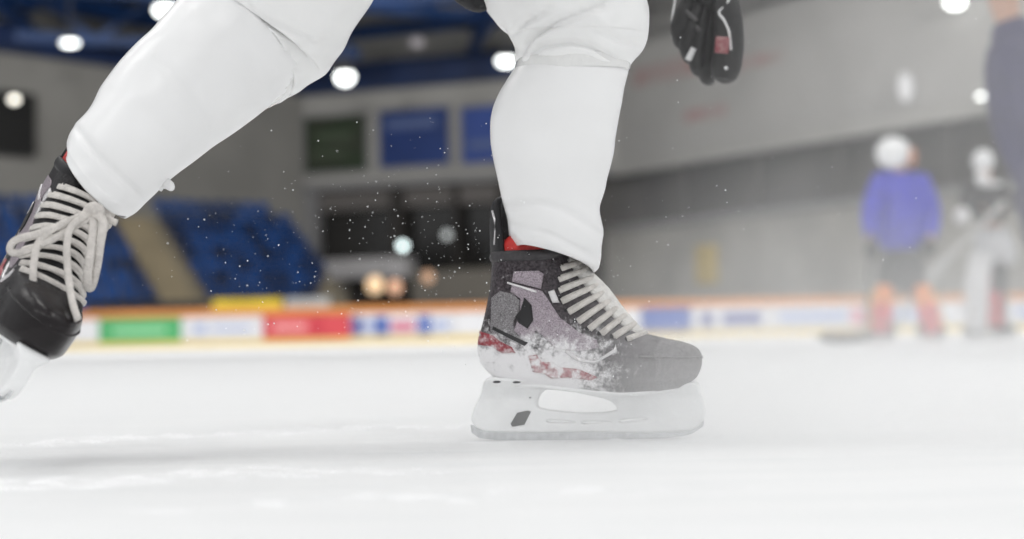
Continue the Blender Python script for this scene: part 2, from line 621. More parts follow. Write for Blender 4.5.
def build_skate(M, owner, label, snowy, bow):
    root = empty('ice_skate', parent=owner, M=M)
    root['label'] = label
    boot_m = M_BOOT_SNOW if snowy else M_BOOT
    zs = lin(.060, .145, 30) + lin(.149, .25, 22)
    mb = MB()
    rg = boot_rings(zs)
    inner = boot_rings([.249, .235, .21], -.006)
    mb.rings(rg + inner, cap=True)
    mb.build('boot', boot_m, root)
    # padded collar rolls
    mb = MB()
    ring = []
    for j in range(72):
        a = 2 * PI * (j + .5) / 72
        p = boot_pt(.246, a, -.001)
        ring.append(p)
    tor = []
    for j, p in enumerate(ring):
        out = Vector((p.x + .075, p.y, 0)).normalized()
        lift = .006 * max(0, min(1, (p.x + .05) / .03))
        tor.append([p + Vector((0, 0, lift)) + out * ((.0055 if snowy else .003) * math.cos(b)) + Vector((0, 0, .0075 * math.sin(b))) for b in [2 * PI * k / 10 for k in range(10)]])
    mb.rings(tor + [tor[0]], cap=False)
    mb.build('collar', mat('dark_grey_collar', (.05, .046, .05), .6, var=.4, scale=150) if snowy else M_DARK, root, label='dark padded ankle collar')
    # red liner standing above the collar
    mb = MB()
    r1 = [boot_pt(z, 2 * PI * (j + .5) / 64, o) for z, o in ((.24, -.005),) for j in range(64)]
    out = []
    for dz, o in ((.235, -.0065), (.250, -.004), (.262, -.004), (.270, -.007), (.271, -.011), (.26, -.015), (.235, -.015)):
        rr = []
        for j in range(64):
            p = boot_pt(min(dz, .25), 2 * PI * (j + .5) / 64, o)
            rr.append(Vector((p.x, p.y, dz + .003 * math.sin(j * .9) * (dz > .252))))
        out.append(rr)
    mb.rings(out, cap=False)
    mb.build('liner', M_RED, root, label='red inner lining')
    # tendon guard
    mb = MB()
    rings = []
    for z, r, half, xo in ((.225, .040, 60, 0), (.25, .0415, 62, 0), (.275, .041, 60, -.001), (.300, .040, 54, -.002), (.318, .038, 44, -.001), (.327, .034, 28, .001), (.329, .028, 10, .004)):
        q = []
        for s_, rr in ((1, r + .002), (-1, r - .007)):
            for k in range(13):
                a = math.radians(180 + s_ * half * (k / 6 - 1))
                q.append(Vector((-.086 + xo + rr * math.cos(a), 1.05 * rr * math.sin(a), z)))
        rings.append(q)
    mb.rings(rings)
    mb.build('tendon_guard', M_BLACKG if not snowy else M_DARK, root, sub=1, label='black flexible heel guard')
    for s_ in (-1, 1):
        mb = MB()
        pts = [Vector((-.086 + .0432 * math.cos(math.radians(180 + s_ * a)), s_ * -.0454 * math.sin(math.radians(a)), z)) for a, z in ((40, .262), (44, .28), (42, .296), (34, .308))]
        mb.tube(pts, .0016, 6)
        mb.build('guard_piping', M_SILVER, root)
    # toe cap
    mb = MB()
    zs2 = lin(.062, .137, 34)
    n = 160
    rr = boot_rings(zs2, .0016, n)
    idx = {}
    vs, fs = [], []
    x_cut = lambda z: .073 + .016 * max(0, (z - .10) / .04) if not snowy else .088
    for i in range(len(zs2) - 1):
        for j in range(n):
            q = [(i, j), (i, (j + 1) % n), (i + 1, (j + 1) % n), (i + 1, j)]
            ps = [rr[a][b] for a, b in q]
            if min(p.x for p in ps) > x_cut(ps[0].z):
                f = []
                for k in q:
                    if k not in idx:
                        idx[k] = len(vs)
                        vs.append(rr[k[0]][k[1]])
                    f.append(idx[k])
                fs.append(f)
    mb.add(vs, fs)
    mb.build('toe_cap', M_TOE_FROST_HAZE if snowy else M_TOE, root, label='frosted dark toe cap with haze painted in' if snowy else 'glossy black toe cap with a raised rim')
    # toe rim line
    for hz, rad, mm in ((.104, .0016, M_TOE_FROST_HAZE if snowy else M_TOE),):
        mb = MB()
        pts = [boot_pt(hz + .006 * (abs(a) / 1.2) ** 2, a, .0018) for a in lin(-1.25, 1.25, 50)]
        pts = [p for p in pts if p.x > .07]
        mb.tube(pts, rad, 6)
        mb.build('toe_rim', mm, root)
    # tongue
    mb = MB()
    outer = []
    for t in lin(-.6 if not bow else .25, 8.9, 30):
        row = [lace_pt(max(0, t), q * (.60 if snowy else .72), (1.10 if snowy else .93)) + ((tab_at(TNG, 0) - tab_at(TNG, 1)) * (-t) if t < 0 else Vector()) for q in lin(-1, 1, 15)]
        e = tab_at(EYE, max(0, t))
        g_ = tab_at(TNG, max(0, t))
        nrm = (g_ - e).normalized()
        outer.append(row + [p - nrm * .012 for p in reversed(row)])
    mb.rings(outer)
    mb.build('tongue', M_TONGUE if snowy else M_BLACK, root, label='pale grey felt tongue' if snowy else 'black tongue')
    # one lace crossing back and forth over the tongue
    mb = MB()
    for i in range(10):
        for s_ in (1, -1):
            if i == 9 and s_ == -1:
                continue
            pts, ups = [], []
            for k in range(17):
                u = k / 16
                q = s_ * (1 - 2 * u)
                t = min(9, i + (.30 if bow else .22) * u * (1 if s_ > 0 else .8) + (0 if s_ > 0 else .10))
                p = lace_pt(t, q)
                e, g_ = tab_at(EYE, t), tab_at(TNG, t)
                nrm = (g_ - e).normalized()
                up = (nrm * (1.05 - abs(q)) + Vector((0, q * 1.0, 0))).normalized()
                pts.append(p + up * (.0022 if s_ > 0 else .0006))
                ups.append(up)
            mb.tube(pts, .0036 if bow else .0038, 8, .40, ups)
    mb.build('laces', M_LACE, root, label='white crossed laces')
    for i in range(10):
        for s_ in (1, -1):
            MB().ball(eyelet(i, s_), (.0032, .0016, .0032), n=8, m=6).build('eyelet', M_DARK, root)
    # side panels (both sides)
    for s_ in (1, -1):
        def poly(pts):
            return [px2(*p) for p in pts]
        side_patch(poly([(519, 281), (521, 271), (546, 271), (551, 274), (548, 289)]), s_, .0012).build('ankle_panel', M_MAUVE_S if snowy else M_MAUVE, root)
        side_patch(poly([(519, 283), (549, 291), (556, 302), (566, 318), (585, 333), (602, 340), (604, 348), (585, 352), (560, 348), (548, 335), (541, 330), (537, 340), (528, 338), (519, 330), (526, 312), (527, 298), (517, 291)]),
                   s_, .0010).build('quarter_panel', M_MAUVE_S if snowy else M_MAUVE, root)
        side_patch(poly([(531, 297), (538, 305), (539, 320), (533, 328), (524, 322), (521, 316), (527, 309)]), s_, .0024).build('quarter_inlay', M_DARK, root)
        for pts in ([(514, 281), (530, 286), (544, 291), (543, 293), (529, 288), (514, 283)],
                    [(561, 290), (566, 303), (559, 303), (555, 292)],
                    [(570, 352), (582, 361), (600, 364), (622, 352), (621, 345), (619, 350), (600, 361), (584, 358), (572, 349)]):
            side_patch(poly(pts), s_, .0026).build('silver_piping', M_SILVER, root)
        if snowy:
            side_patch(poly([(496, 296), (506, 290), (519, 293), (526, 300), (525, 311), (518, 322), (521, 333), (534, 341), (524, 344), (494, 330)]), s_, .0008).build(
                'heel_sheen_patch', M_HEEL_SHEEN_S, root, label='heel patch with grey sheen and snow speckle painted in')
        side_patch(poly([(480, 329), (497, 334), (504, 340), (516, 346), (520, 352), (506, 352), (494, 345), (479, 343)]), s_, .0014).build('heel_stripe', M_RED_S if snowy else M_REDM, root)
        side_patch(poly([(533, 355), (541, 354), (546, 361), (558, 362), (566, 367), (584, 369), (602, 377), (596, 380), (572, 377), (556, 378), (548, 373), (537, 371)]), s_, .0014).build('side_stripe', M_RED_S if snowy else M_REDM, root)
        side_patch(poly([(497, 325), (533, 342), (529, 345), (496, 328)]), s_, .0016).build('heel_seam', M_DARK, root)
        if not snowy:
            side_patch(poly([(500, 262), (506, 263), (500, 300), (494, 300)]), s_, .0014).build('back_stripe', M_REDM, root)
            for pts in ([(503, 300), (514, 300), (514, 312), (502, 314)], [(556, 276), (562, 279), (560, 290), (554, 287)]):
                side_patch(poly(pts), s_, .002).build('white_patch', M_SILVER, root)
    # sole plate, holder, blade
    mb = MB()
    pl = [[boot_pt(.062, 2 * PI * (j + .5) / 64, o) + Vector((0, 0, dz)) for j in range(64)] for o, dz in ((-.004, .004), (.001, .002), (.001, -.002), (-.004, -.004))]
    mb.rings(pl)
    mb.build('sole_plate', M_HOLDER, root)
    for pts in ([(518, 412), (528, 410), (532, 411), (525, 424), (513, 426), (511, 423)], [(529, 395), (539, 389), (537, 394), (531, 398)]):
        MB().extrude([Vector((x, 0, z)) for x, z in (px2(*p) for p in pts)], (0, -.0098, 0), (0, .0098, 0)).build('release_trigger', mat('grey_release_trigger', (.10, .10, .10), .5, var=.3, scale=200), root, smooth=False)
    link_mesh('blade_holder', HOLDER_ME.copy(), M_HOLDER, root, label='white plastic blade holder', auto=math.radians(40))
    for rx_, ry_ in ((500, 380.5), (520, 381), (539, 381.5), (616, 393.5), (636, 393.5), (655, 392), (674, 390)):
        x, z = px2(rx_, ry_)
        hw = .009 * (1 + 2.0 * max(0, min(1, (z - .055) / .025)) ** 1.5)
        for s_ in (1, -1):
            MB().ball((x, s_ * hw, z), (.0055, .0022, .0017), n=10, m=6).build('rivet', M_DARK, root)
    mb = MB()
    prof = [px2(*p) for p in [(469, 424), (470, 432), (478, 437.5), (500, 440), (560, 440), (620, 440), (665, 439.4), (690, 436), (703, 428), (704, 418), (695, 426), (660, 429), (560, 429), (490, 427)]]
    mb.extrude([Vector((x, 0, z)) for x, z in prof], (0, -.0015, 0), (0, .0015, 0))
    mb.build('blade', M_STEEL, root, smooth=False, label='steel skate runner')
    return root


# ------------------------------------------------------------------ the skater in front
skater = empty('person', P(430, -150, 2.02) * 1.0)
tag(skater, 'skater in white leg covers and black ice skates striding across the front of the ice', 'person')
O_SK = Matrix.Translation(-Vector(skater.location))


def own(mesh_obj):
    """give a mesh built in world coordinates to the skater"""
    mesh_obj.parent = skater
    mesh_obj.matrix_parent_inverse = O_SK
    return mesh_obj


# planted skate: its toe turned slightly to the lens
yaw = math.radians(-9)
base = P(590, 440, 2.0)
base.z = 0
M_pl = Matrix.Translation(base) @ Matrix.Rotation(yaw, 4, 'Z')
sk1 = build_skate(O_SK @ M_pl, skater, 'snow-dusted black skate planted on the ice', True, False)
# trailing skate: lifted, toe pointing down at the lens
_v = Vector((.003, -.1845, .19))
uc_ = Vector((.55, .835, -.0135)).normalized()
tc_ = ((_v + .155 * uc_) / .215).normalized()
uc_ = (uc_ - tc_ * uc_.dot(tc_)).normalized()
c2w = lambda v: CR * v.x + CU * v.y - CF * v.z
tw, uw = c2w(tc_), c2w(uc_)
ww = uw.cross(tw)
Rm = Matrix((tw, ww, uw)).transposed()
col_l = Vector((-.065, 0, .25))
TD = 1.83
org = P(92, 180, TD) - Rm @ col_l
M_tr = Matrix.Translation(org) @ Rm.to_4x4()
sk2 = build_skate(O_SK @ M_tr, skater, 'black skate lifted off the ice with its laces tied in a bow', False, True)
Mi = M_tr.inverted()

# bow and loose ends on the lifted skate
def lace_run(name, pts, up=None, r=.0044):
    q = catmull([P(*p) for p in pts], 6)
    q = [Mi @ p for p in q]
    ups = [Mi.to_3x3() @ (-CF)] * len(q)
    MB().tube(q, r, 8, .4, ups).build(name, M_LACE, sk2)


ZB = 1.72
lace_run('bow_loop', [(93, 211, ZB), (70, 222, ZB - .01), (40, 233, ZB - .02), (16, 240, ZB - .02), (10, 250, ZB - .02), (20, 253, ZB - .02), (45, 243, ZB - .02), (72, 228, ZB - .01), (95, 214, ZB)])
lace_run('bow_loop', [(95, 213, ZB), (103, 222, ZB - .01), (100, 245, ZB - .015), (96, 270, ZB - .015), (91, 287, ZB - .015), (87, 283, ZB - .02), (90, 255, ZB - .02), (93, 232, ZB - .01), (93, 214, ZB)], r=.0052)
lace_run('lace_end', [(92, 212, ZB), (72, 226, ZB - .015), (67, 245, ZB - .02), (68, 272, ZB - .03), (72, 300, ZB - .05), (78, 320, ZB - .065)])
lace_run('lace_end', [(90, 213, ZB), (60, 225, ZB - .015), (40, 240, ZB - .02), (34, 262, ZB - .03), (33, 285, ZB - .035)])
lace_run('lace_knot', [(86, 216, ZB), (92, 208, ZB - .006), (99, 211, ZB - .006), (96, 218, ZB - .004)], r=.007)
lace_run('lace_end', [(96, 210, ZB), (108, 219, ZB), (117, 223, ZB)], r=.004)


def leg_loft(name, pairs, m, k=5, seg=44, ratio=.92, wr=0., seed=0, hem_in=True, label=None, extra=None, folds=()):
    """fabric tube from opposite outline points (ax, ay, bx, by, depth, near-side droop in m)"""
    A = catmull([P(p[0], p[1], p[4]) for p in pairs], k)
    B = catmull([P(p[2], p[3], p[4]) for p in pairs], k)
    D = catmull([Vector((p[5] if len(p) > 5 else 0, p[6] if len(p) > 6 else 0, 0)) for p in pairs], k)
    rings = []
    n = len(A)
    for i in range(n):
        c = (A[i] + B[i]) / 2
        h = (B[i] - A[i]) / 2
        c0 = (A[max(i - 1, 0)] + B[max(i - 1, 0)]) / 2
        c1 = (A[min(i + 1, n - 1)] + B[min(i + 1, n - 1)]) / 2
        ax = (c1 - c0).normalized()
        w = h.cross(ax).normalized()
        if w.dot(CF) > 0:
            w = -w                      # w points to the lens
        r = h.length * ratio
        ring = []
        for j in range(seg):
            a = 2 * PI * j / seg
            p = c + h * math.cos(a) + w * (r * math.sin(a)) - ax * (D[i].x * max(0, math.sin(a)))
            if wr:
                nv = (h.normalized() * math.cos(a) + w * math.sin(a))
                t = i / (n - 1)
                amp = wr * (extra(t) if extra else 1)
                q = p * 1.0
                s = noise.noise(Vector((q.x * 9 + seed, q.y * 9, q.z * 22))) + .5 * noise.noise(Vector((q.x * 24 + seed, q.y * 24, q.z * 45)))
                p = p + nv * (amp * s)
            if folds and math.sin(a) > .05:
                nv = (h.normalized() * math.cos(a) + w * math.sin(a))
                v = p - CAM
                u0, v0 = 512 + v.dot(CR) / v.dot(CF) * FPX, 269.5 - v.dot(CU) / v.dot(CF) * FPX
                for amp, wd, line in folds:
                    dm = 1e9
                    for (x1, y1), (x2, y2) in zip(line, line[1:]):
                        dx, dy = x2 - x1, y2 - y1
                        tt = max(0, min(1, ((u0 - x1) * dx + (v0 - y1) * dy) / (dx * dx + dy * dy)))
                        dm = min(dm, math.hypot(u0 - x1 - tt * dx, v0 - y1 - tt * dy))
                    p = p - nv * (amp * math.exp(-(dm / wd) ** 2) * min(1, math.sin(a) * 2))
            ring.append(p)
        rings.append(ring)
    # turn the hem in
    first = rings[0]
    cc = sum(first, Vector()) / seg
    ax = ((A[1] + B[1]) - (A[0] + B[0])).normalized()
    inn = [[cc + (p - cc) * s + ax * dz for p in first] for s, dz in ((.92, .03), (.93, .006), (.965, -.001))]
    if hem_in:
        rings = inn + rings
    mb = MB()
    mb.rings(rings, cap=False)
    o = mb.build(name, m, label=label)
    return own(o)


# planted leg
leg_loft('shin_cover', [(513, 246, 594, 272, 2.0, -.010), (511, 241, 599, 267, 2.0, -.009), (508, 230, 602, 254, 2.0, -.006), (506, 216, 603, 232, 2.0), (502, 200, 600, 208, 2.0), (498, 180, 606, 185, 2.0), (493, 158, 612, 160, 2.0),
                          (491, 138, 616, 136, 2.0), (492, 115, 620, 112, 2.0), (498, 95, 624, 90, 2.0), (508, 78, 628, 74, 2.0), (516, 66, 629, 64, 2.0), (520, 50, 626, 52, 2.0)],
         M_WHITE2, wr=.0045, seed=3, k=8, seg=72, folds=((.004, 4, ((506, 207), (538, 203), (570, 212), (604, 236))), (.003, 3.5, ((512, 226), (545, 232), (585, 252)))), extra=lambda t: .35 + 1.6 * max(0, .28 - t) / .28, label='stiff white cover over the shin of the planted leg')
leg_loft('trouser_leg', [(517, 70, 630, 67, 2.0), (515, 60, 633, 62, 2.0), (515, 48, 642, 50, 2.0), (509, 35, 647, 36, 2.0), (500, 22, 649, 18, 2.0), (488, 6, 644, -2, 2.01), (470, -20, 634, -28, 2.03),
                         (440, -65, 612, -72, 2.06), (405, -125, 580, -130, 2.08), (372, -190, 550, -200, 2.1)], M_WHITE, wr=.007, seed=11, k=12, seg=84, folds=((.009, 3.6, ((518, 62), (524, 48), (534, 35), (556, 21), (590, 8), (606, 2))), (.008, 3.2, ((530, 54), (542, 46), (570, 41), (590, 45), (606, 54), (622, 63))),
                                      (.006, 3, ((508, 38), (524, 22), (548, 8))), (.005, 4, ((600, 30), (622, 40), (640, 44))), (-.006, 4, ((524, 58), (536, 41), (560, 29), (596, 18)))), extra=lambda t: max(.25, 1 - 1.4 * t), label='white fabric gathered above the knee of the planted leg')
# strap round the knee
leg_loft('knee_strap', [(513, 76, 630, 71, 2.0), (514, 71, 631.5, 67, 2.0), (515, 64, 632, 61, 2.0), (517, 60, 632, 57, 2.0)], M_STRAP, wr=.002, seed=5, hem_in=False, label='shiny clear tape round the planted knee')
# trailing leg
leg_loft('shin_cover', [(67, 150, 128, 217, 1.83, .030), (68, 139, 139, 210, 1.835, .024), (76, 125, 152, 196, 1.84, .016), (88, 112, 167, 181, 1.845, .010), (100, 90, 187, 164, 1.86, .004), (117, 67, 210, 146, 1.875), (140, 43, 238, 127, 1.90),
                          (160, 23, 267, 105, 1.93), (174, 8, 290, 90, 1.95), (186, -3, 303, 82, 1.97)], M_WHITE2, wr=.0045, seed=17, k=8, seg=72, folds=((.004, 3.5, ((76, 128), (100, 158), (142, 196))), (.003, 4, ((158, 60), (190, 90), (214, 130)))), extra=lambda t: .4 + 1.4 * max(0, .25 - t) / .25, label='stiff white cover over the shin of the trailing leg')
leg_loft('trouser_leg', [(176, 6, 293, 88, 1.95), (186, -4, 312, 78, 1.965), (197, -15, 325, 72, 1.97), (212, -35, 340, 53, 1.97), (230, -60, 352, 31, 1.965), (255, -90, 374, -2, 1.96), (295, -135, 405, -60, 1.95),
                         (335, -190, 455, -130, 1.94), (370, -230, 500, -190, 1.94)], M_WHITE, wr=.006, seed=23, k=12, seg=84, folds=((.006, 4, ((205, 2), (232, 26), (262, 48), (300, 66))), (.005, 4, ((236, -6), (262, 20), (310, 40))), (.005, 4, ((270, 62), (300, 50), (330, 40)))), extra=lambda t: max(.25, 1 - 1.3 * t), label='white fabric gathered above the knee of the trailing leg')
leg_loft('knee_strap', [(166, 17.5, 273, 100.5, 1.937), (169, 14, 279, 97, 1.942), (174, 8.5, 289, 91, 1.95), (177, 5.5, 294, 88.5, 1.955)], M_STRAP, wr=.002, seed=9, hem_in=False, label='shiny clear tape round the trailing knee')
mb = MB()
q = [P(158, 186, 1.85), P(163, 183, 1.845), P(169, 185, 1.84), P(173, 190, 1.835)]
mb.tube(catmull(q, 4), [.008, .0078, .0075, .007, .007, .007, .007, .0065, .006, .006, .005, .004, .002], 8, .5, -CF)
own(mb.build('cuff_tab', M_WHITE2, label='small white tab sticking out of the trailing leg cuff'))

# body
ankL = M_pl @ Vector((-.075, 0, .16))
ankR = M_tr @ Vector((-.075, 0, .16))
toeL = M_pl @ Vector((.06, 0, .10))
toeR = M_tr @ Vector((.06, 0, .10))
hipL, hipR = P(452, -215, 2.09), P(440, -215, 1.95)
kneeL, kneeR = P(572, 45, 2.0), P(258, 38, 1.95)
pel = P(446, -265, 2.02)
belly, chest = P(475, -360, 2.03), P(525, -455, 2.05)
neck, head = P(565, -530, 2.06), P(600, -590, 2.07)
crown = P(612, -650, 2.07)
shL, shR = P(545, -480, 2.22), P(535, -480, 1.90)
elL, wrL = P(640, -250, 2.42), P(705, -30, 2.43)
elR, wrR = P(380, -330, 1.75), P(330, -180, 1.62)
knuL = P(705, 30, 2.43)
fgL = P(698, 62, 2.42)
knuR = P(345, -130, 1.60)
nodes = {'pel': (pel, .10), 'belly': (belly, .11), 'chest': (chest, .125), 'neck': (neck, .06), 'head': (head, .082), 'crown': (crown, .06),
         'hl': (hipL, .085), 'kl': (kneeL, .055), 'al': (ankL, .024), 'tl': (toeL, .026),
         'hr': (hipR, .085), 'kr': (kneeR, .055), 'ar': (ankR, .024), 'tr': (toeR, .026),
         'sl': (shL, .065), 'el': (elL, .042), 'wl': (wrL, .028), 'nl': (knuL, .022), 'fl': (fgL, .009),
         'sr': (shR, .065), 'er': (elR, .042), 'wr': (wrR, .028), 'nr': (knuR, .026)}
edges = [('pel', 'belly'), ('belly', 'chest'), ('chest', 'neck'), ('neck', 'head'), ('head', 'crown'), ('pel', 'hl'), ('hl', 'kl'), ('kl', 'al'), ('al', 'tl'), ('pel', 'hr'), ('hr', 'kr'),
         ('kr', 'ar'), ('ar', 'tr'), ('chest', 'sl'), ('sl', 'el'), ('el', 'wl'), ('wl', 'nl'), ('nl', 'fl'), ('chest', 'sr'), ('sr', 'er'), ('er', 'wr'), ('wr', 'nr')]
own(link_mesh('body', skin_mesh('body', nodes, edges, 'pel'), M_SKIN))
# black shorts, jersey, helmet (above the frame, they shade the legs)
nodes2 = {'a': (P(462, -190, 2.02), (.12, .15)), 'pel': (pel, (.13, .16)), 'hl': (P(470, -150, 2.10), .118), 'hr': (P(420, -175, 1.94), .112), 'kl': (P(500, -85, 2.07), .122), 'kr': (P(372, -125, 1.95), .112), 'c': (P(450, -68, 2.03), .085), 'c2': (P(470, -20, 2.03), .042), 'c3': (P(486, 14, 2.03), .016)}
own(link_mesh('shorts', skin_mesh('shorts', nodes2, [('pel', 'a'), ('pel', 'hl'), ('hl', 'kl'), ('pel', 'hr'), ('hr', 'kr'), ('a', 'c'), ('c', 'c2'), ('c2', 'c3')], 'pel'), M_BLACK, label='black padded shorts'))
nodes3 = {'b': (belly, .15), 'c': (chest, .165), 'sl': (shL, .10), 'el': (elL, .065), 'wl': (P(697, -70, 2.43), .05), 'sr': (shR, .10), 'er': (elR, .065), 'wr': (wrR, .05), 'p': (P(455, -290, 2.02), .145)}
own(link_mesh('jersey', skin_mesh('jersey', nodes3, [('c', 'b'), ('b', 'p'), ('c', 'sl'), ('sl', 'el'), ('el', 'wl'), ('c', 'sr'), ('sr', 'er'), ('er', 'wr')], 'c'), M_BLACK, label='dark jersey'))
mb = MB()
mb.ball(P(606, -625, 2.07), (.115, .105, .10))
own(mb.build('helmet', mat('white_helmet', (.8, .8, .8), .25)))

# glove on the hanging hand
GD = 2.43
glove = empty('glove', parent=skater, M=O_SK @ Matrix.Translation(P(705, 10, GD)))
glove['label'] = 'black padded glove with white piping'
GI = (Matrix.Translation(P(705, 10, GD))).inverted()


def gpt(px, py, dz=0.):
    return GI @ P(px, py, GD + dz)


def gmesh(name, pts, radii, m, n=12, flat=1., k=4, label=None):
    q = catmull([gpt(*p) for p in pts], k)
    rr = []
    for i in range(len(q)):
        t = i / k
        a = int(min(t, len(radii) - 2))
        rr.append(radii[a] + (radii[a + 1] - radii[a]) * (t - a))
    mb = MB()
    mb.tube(q, rr, n, flat, CF * 1.0)
    # rounded tip
    return mb.build(name, m, glove, label=label, sub=1)


gmesh('cuff', [(712, -75), (712, -40), (712, -14)], [.066, .062, .055], M_BLACKG, flat=.75)
gmesh('backhand', [(711, -25), (710, 0), (707, 18), (706, 32), (705, 40)], [.044, .048, .044, .030, .010], M_BLACKG, flat=.6)
for pts in ([(690, 0, -.02), (682, 16, -.045), (679, 30, -.05), (681, 42, -.03), (686, 47, -.015)], [(697, 6, -.025), (690, 28, -.05), (687, 44, -.045), (690, 57, -.025), (695, 61, -.01)],
            [(704, 10, -.02), (698, 36, -.045), (696, 54, -.04), (698, 69, -.02), (703, 73, -.005)], [(711, 12, -.01), (706, 42, -.03), (704, 62, -.025), (707, 78, -.01), (712, 81, .005)]):
    gmesh('finger', pts, [.0135, .0150, .0145, .0125, .006], M_BLACKG)
gmesh('thumb', [(724, -6, -.04), (728, 20, -.055), (729, 45, -.055), (726, 66, -.05), (724, 78, -.045), (723, 83, -.045)], [.020, .024, .025, .026, .020, .005], M_BLACKG)
mb = MB()
mb.tube(catmull([gpt(732, -22, -.06), gpt(728, 2, -.068), (gpt(719, 12, -.070)), gpt(724, 20, -.077), gpt(729, 32, -.079), gpt(731, 50, -.077)], 5), .0021, 6)
mb.build('piping', mat('white_piping', (.75, .75, .75), .5), glove, label='white piping line')
mb = MB()
mb.tube(catmull([gpt(676, -20, -.02), gpt(675, 0, -.045), gpt(672, 20, -.05), gpt(672, 38, -.04)], 4), .0016, 6)
mb.build('piping', MATS['white_piping'], glove)
mb = MB()
mb.bar(gpt(694, 48, -.058), gpt(688, 60, -.050), .009, .006)
mb.build('finger_tab', MATS['white_piping'], glove)
mb = MB()
mb.box(gpt(722, 45, -.083), (.022, .006, .026), Matrix.Rotation(.1, 3, 'Y'))
mb.build('badge', mat('dull_red_badge', (.20, .02, .035), .5, c2=(.32, .16, .16), scale=120), glove, bevel=.002, label='small red badge')
mb = MB()
mb.ball(gpt(726, 68, -.078), (.003, .0025, .003), n=8, m=6)
mb.build('stud', MATS['white_piping'], glove)
for px_, py_ in ((690, 15), (693, 25)):
    mb = MB()
    mb.bar(gpt(px_ - 5, py_ - 4, -.052), gpt(px_ + 7, py_ + 6, -.058), .010, .008)
    mb.build('knuckle_pad', mat('grey_glove_pad', (.07, .068, .068), .5), glove, bevel=.003)

# snow thrown and lying round the planted skate
o = snow_ridge('snow_ridge', (base.x - .19, base.y - .012, 0), (base.x + .20, base.y - .042, 0), .030, .005, 3)
tag(o, 'low ridge of shaved snow along the blade of the planted skate', 'snow', None, 'stuff')
for i, (a, b, w, h) in enumerate([((-.75, 1.50), (.0, 1.62), .13, .003), ((-.9, 2.1), (.1, 2.45), .14, .0035), ((-.35, 1.28), (.25, 1.36), .10, .002)]):
    o = snow_ridge('snow_ridge', (*a, 0), (*b, 0), w, h, 20 + i, n=260, k=40)
    tag(o, ['faint ridge of scraped snow on the ice left of the planted skate', 'wide low snow ridge behind the skates', 'faint snow ridge on the ice nearest the lens'][i], 'snow', None, 'stuff')

# ice chips in the air
def chips():
    mb = MB()
    R = random.Random(5)
    def chip(p, r):
        ax = Vector((R.gauss(0, 1), R.gauss(0, 1), R.gauss(0, 1))).normalized()
        M = Matrix.Rotation(R.uniform(0, 6), 3, ax)
        vs = [M @ Vector((r * R.uniform(.6, 1.3) * x, r * R.uniform(.6, 1.2) * y, r * R.uniform(.5, 1) * z)) + p for x, y, z in ((1, 0, 0), (-1, 0, 0), (0, 1, 0), (0, -1, 0), (0, 0, 1), (0, 0, -1))]
        mb.add(vs, [(0, 2, 4), (2, 1, 4), (1, 3, 4), (3, 0, 4), (2, 0, 5), (1, 2, 5), (3, 1, 5), (0, 3, 5)])
    for _ in range(900):
        u = R.random()
        if u < .42:
            px, py = R.gauss(430, 70), R.gauss(245, 60)
        elif u < .60:
            px, py = R.gauss(275, 75), R.gauss(265, 45)
        elif u < .82:
            px, py = R.gauss(560, 90), R.gauss(330, 60)
        else:
            px, py = R.uniform(560, 1000), R.gauss(230, 90)
        d = R.gauss(2.0, .12)
        p = P(px, py, max(1.6, d))
        if p.z < .01:
            continue
        chip(p, .0004 + .0011 * R.random() ** 3)
    return mb


tag(chips().build('ice_chips', mat('ice_chip', (.93, .94, .95), .3), smooth=False), 'tiny white ice chips flying off the planted skate', 'ice chips', None, 'stuff')


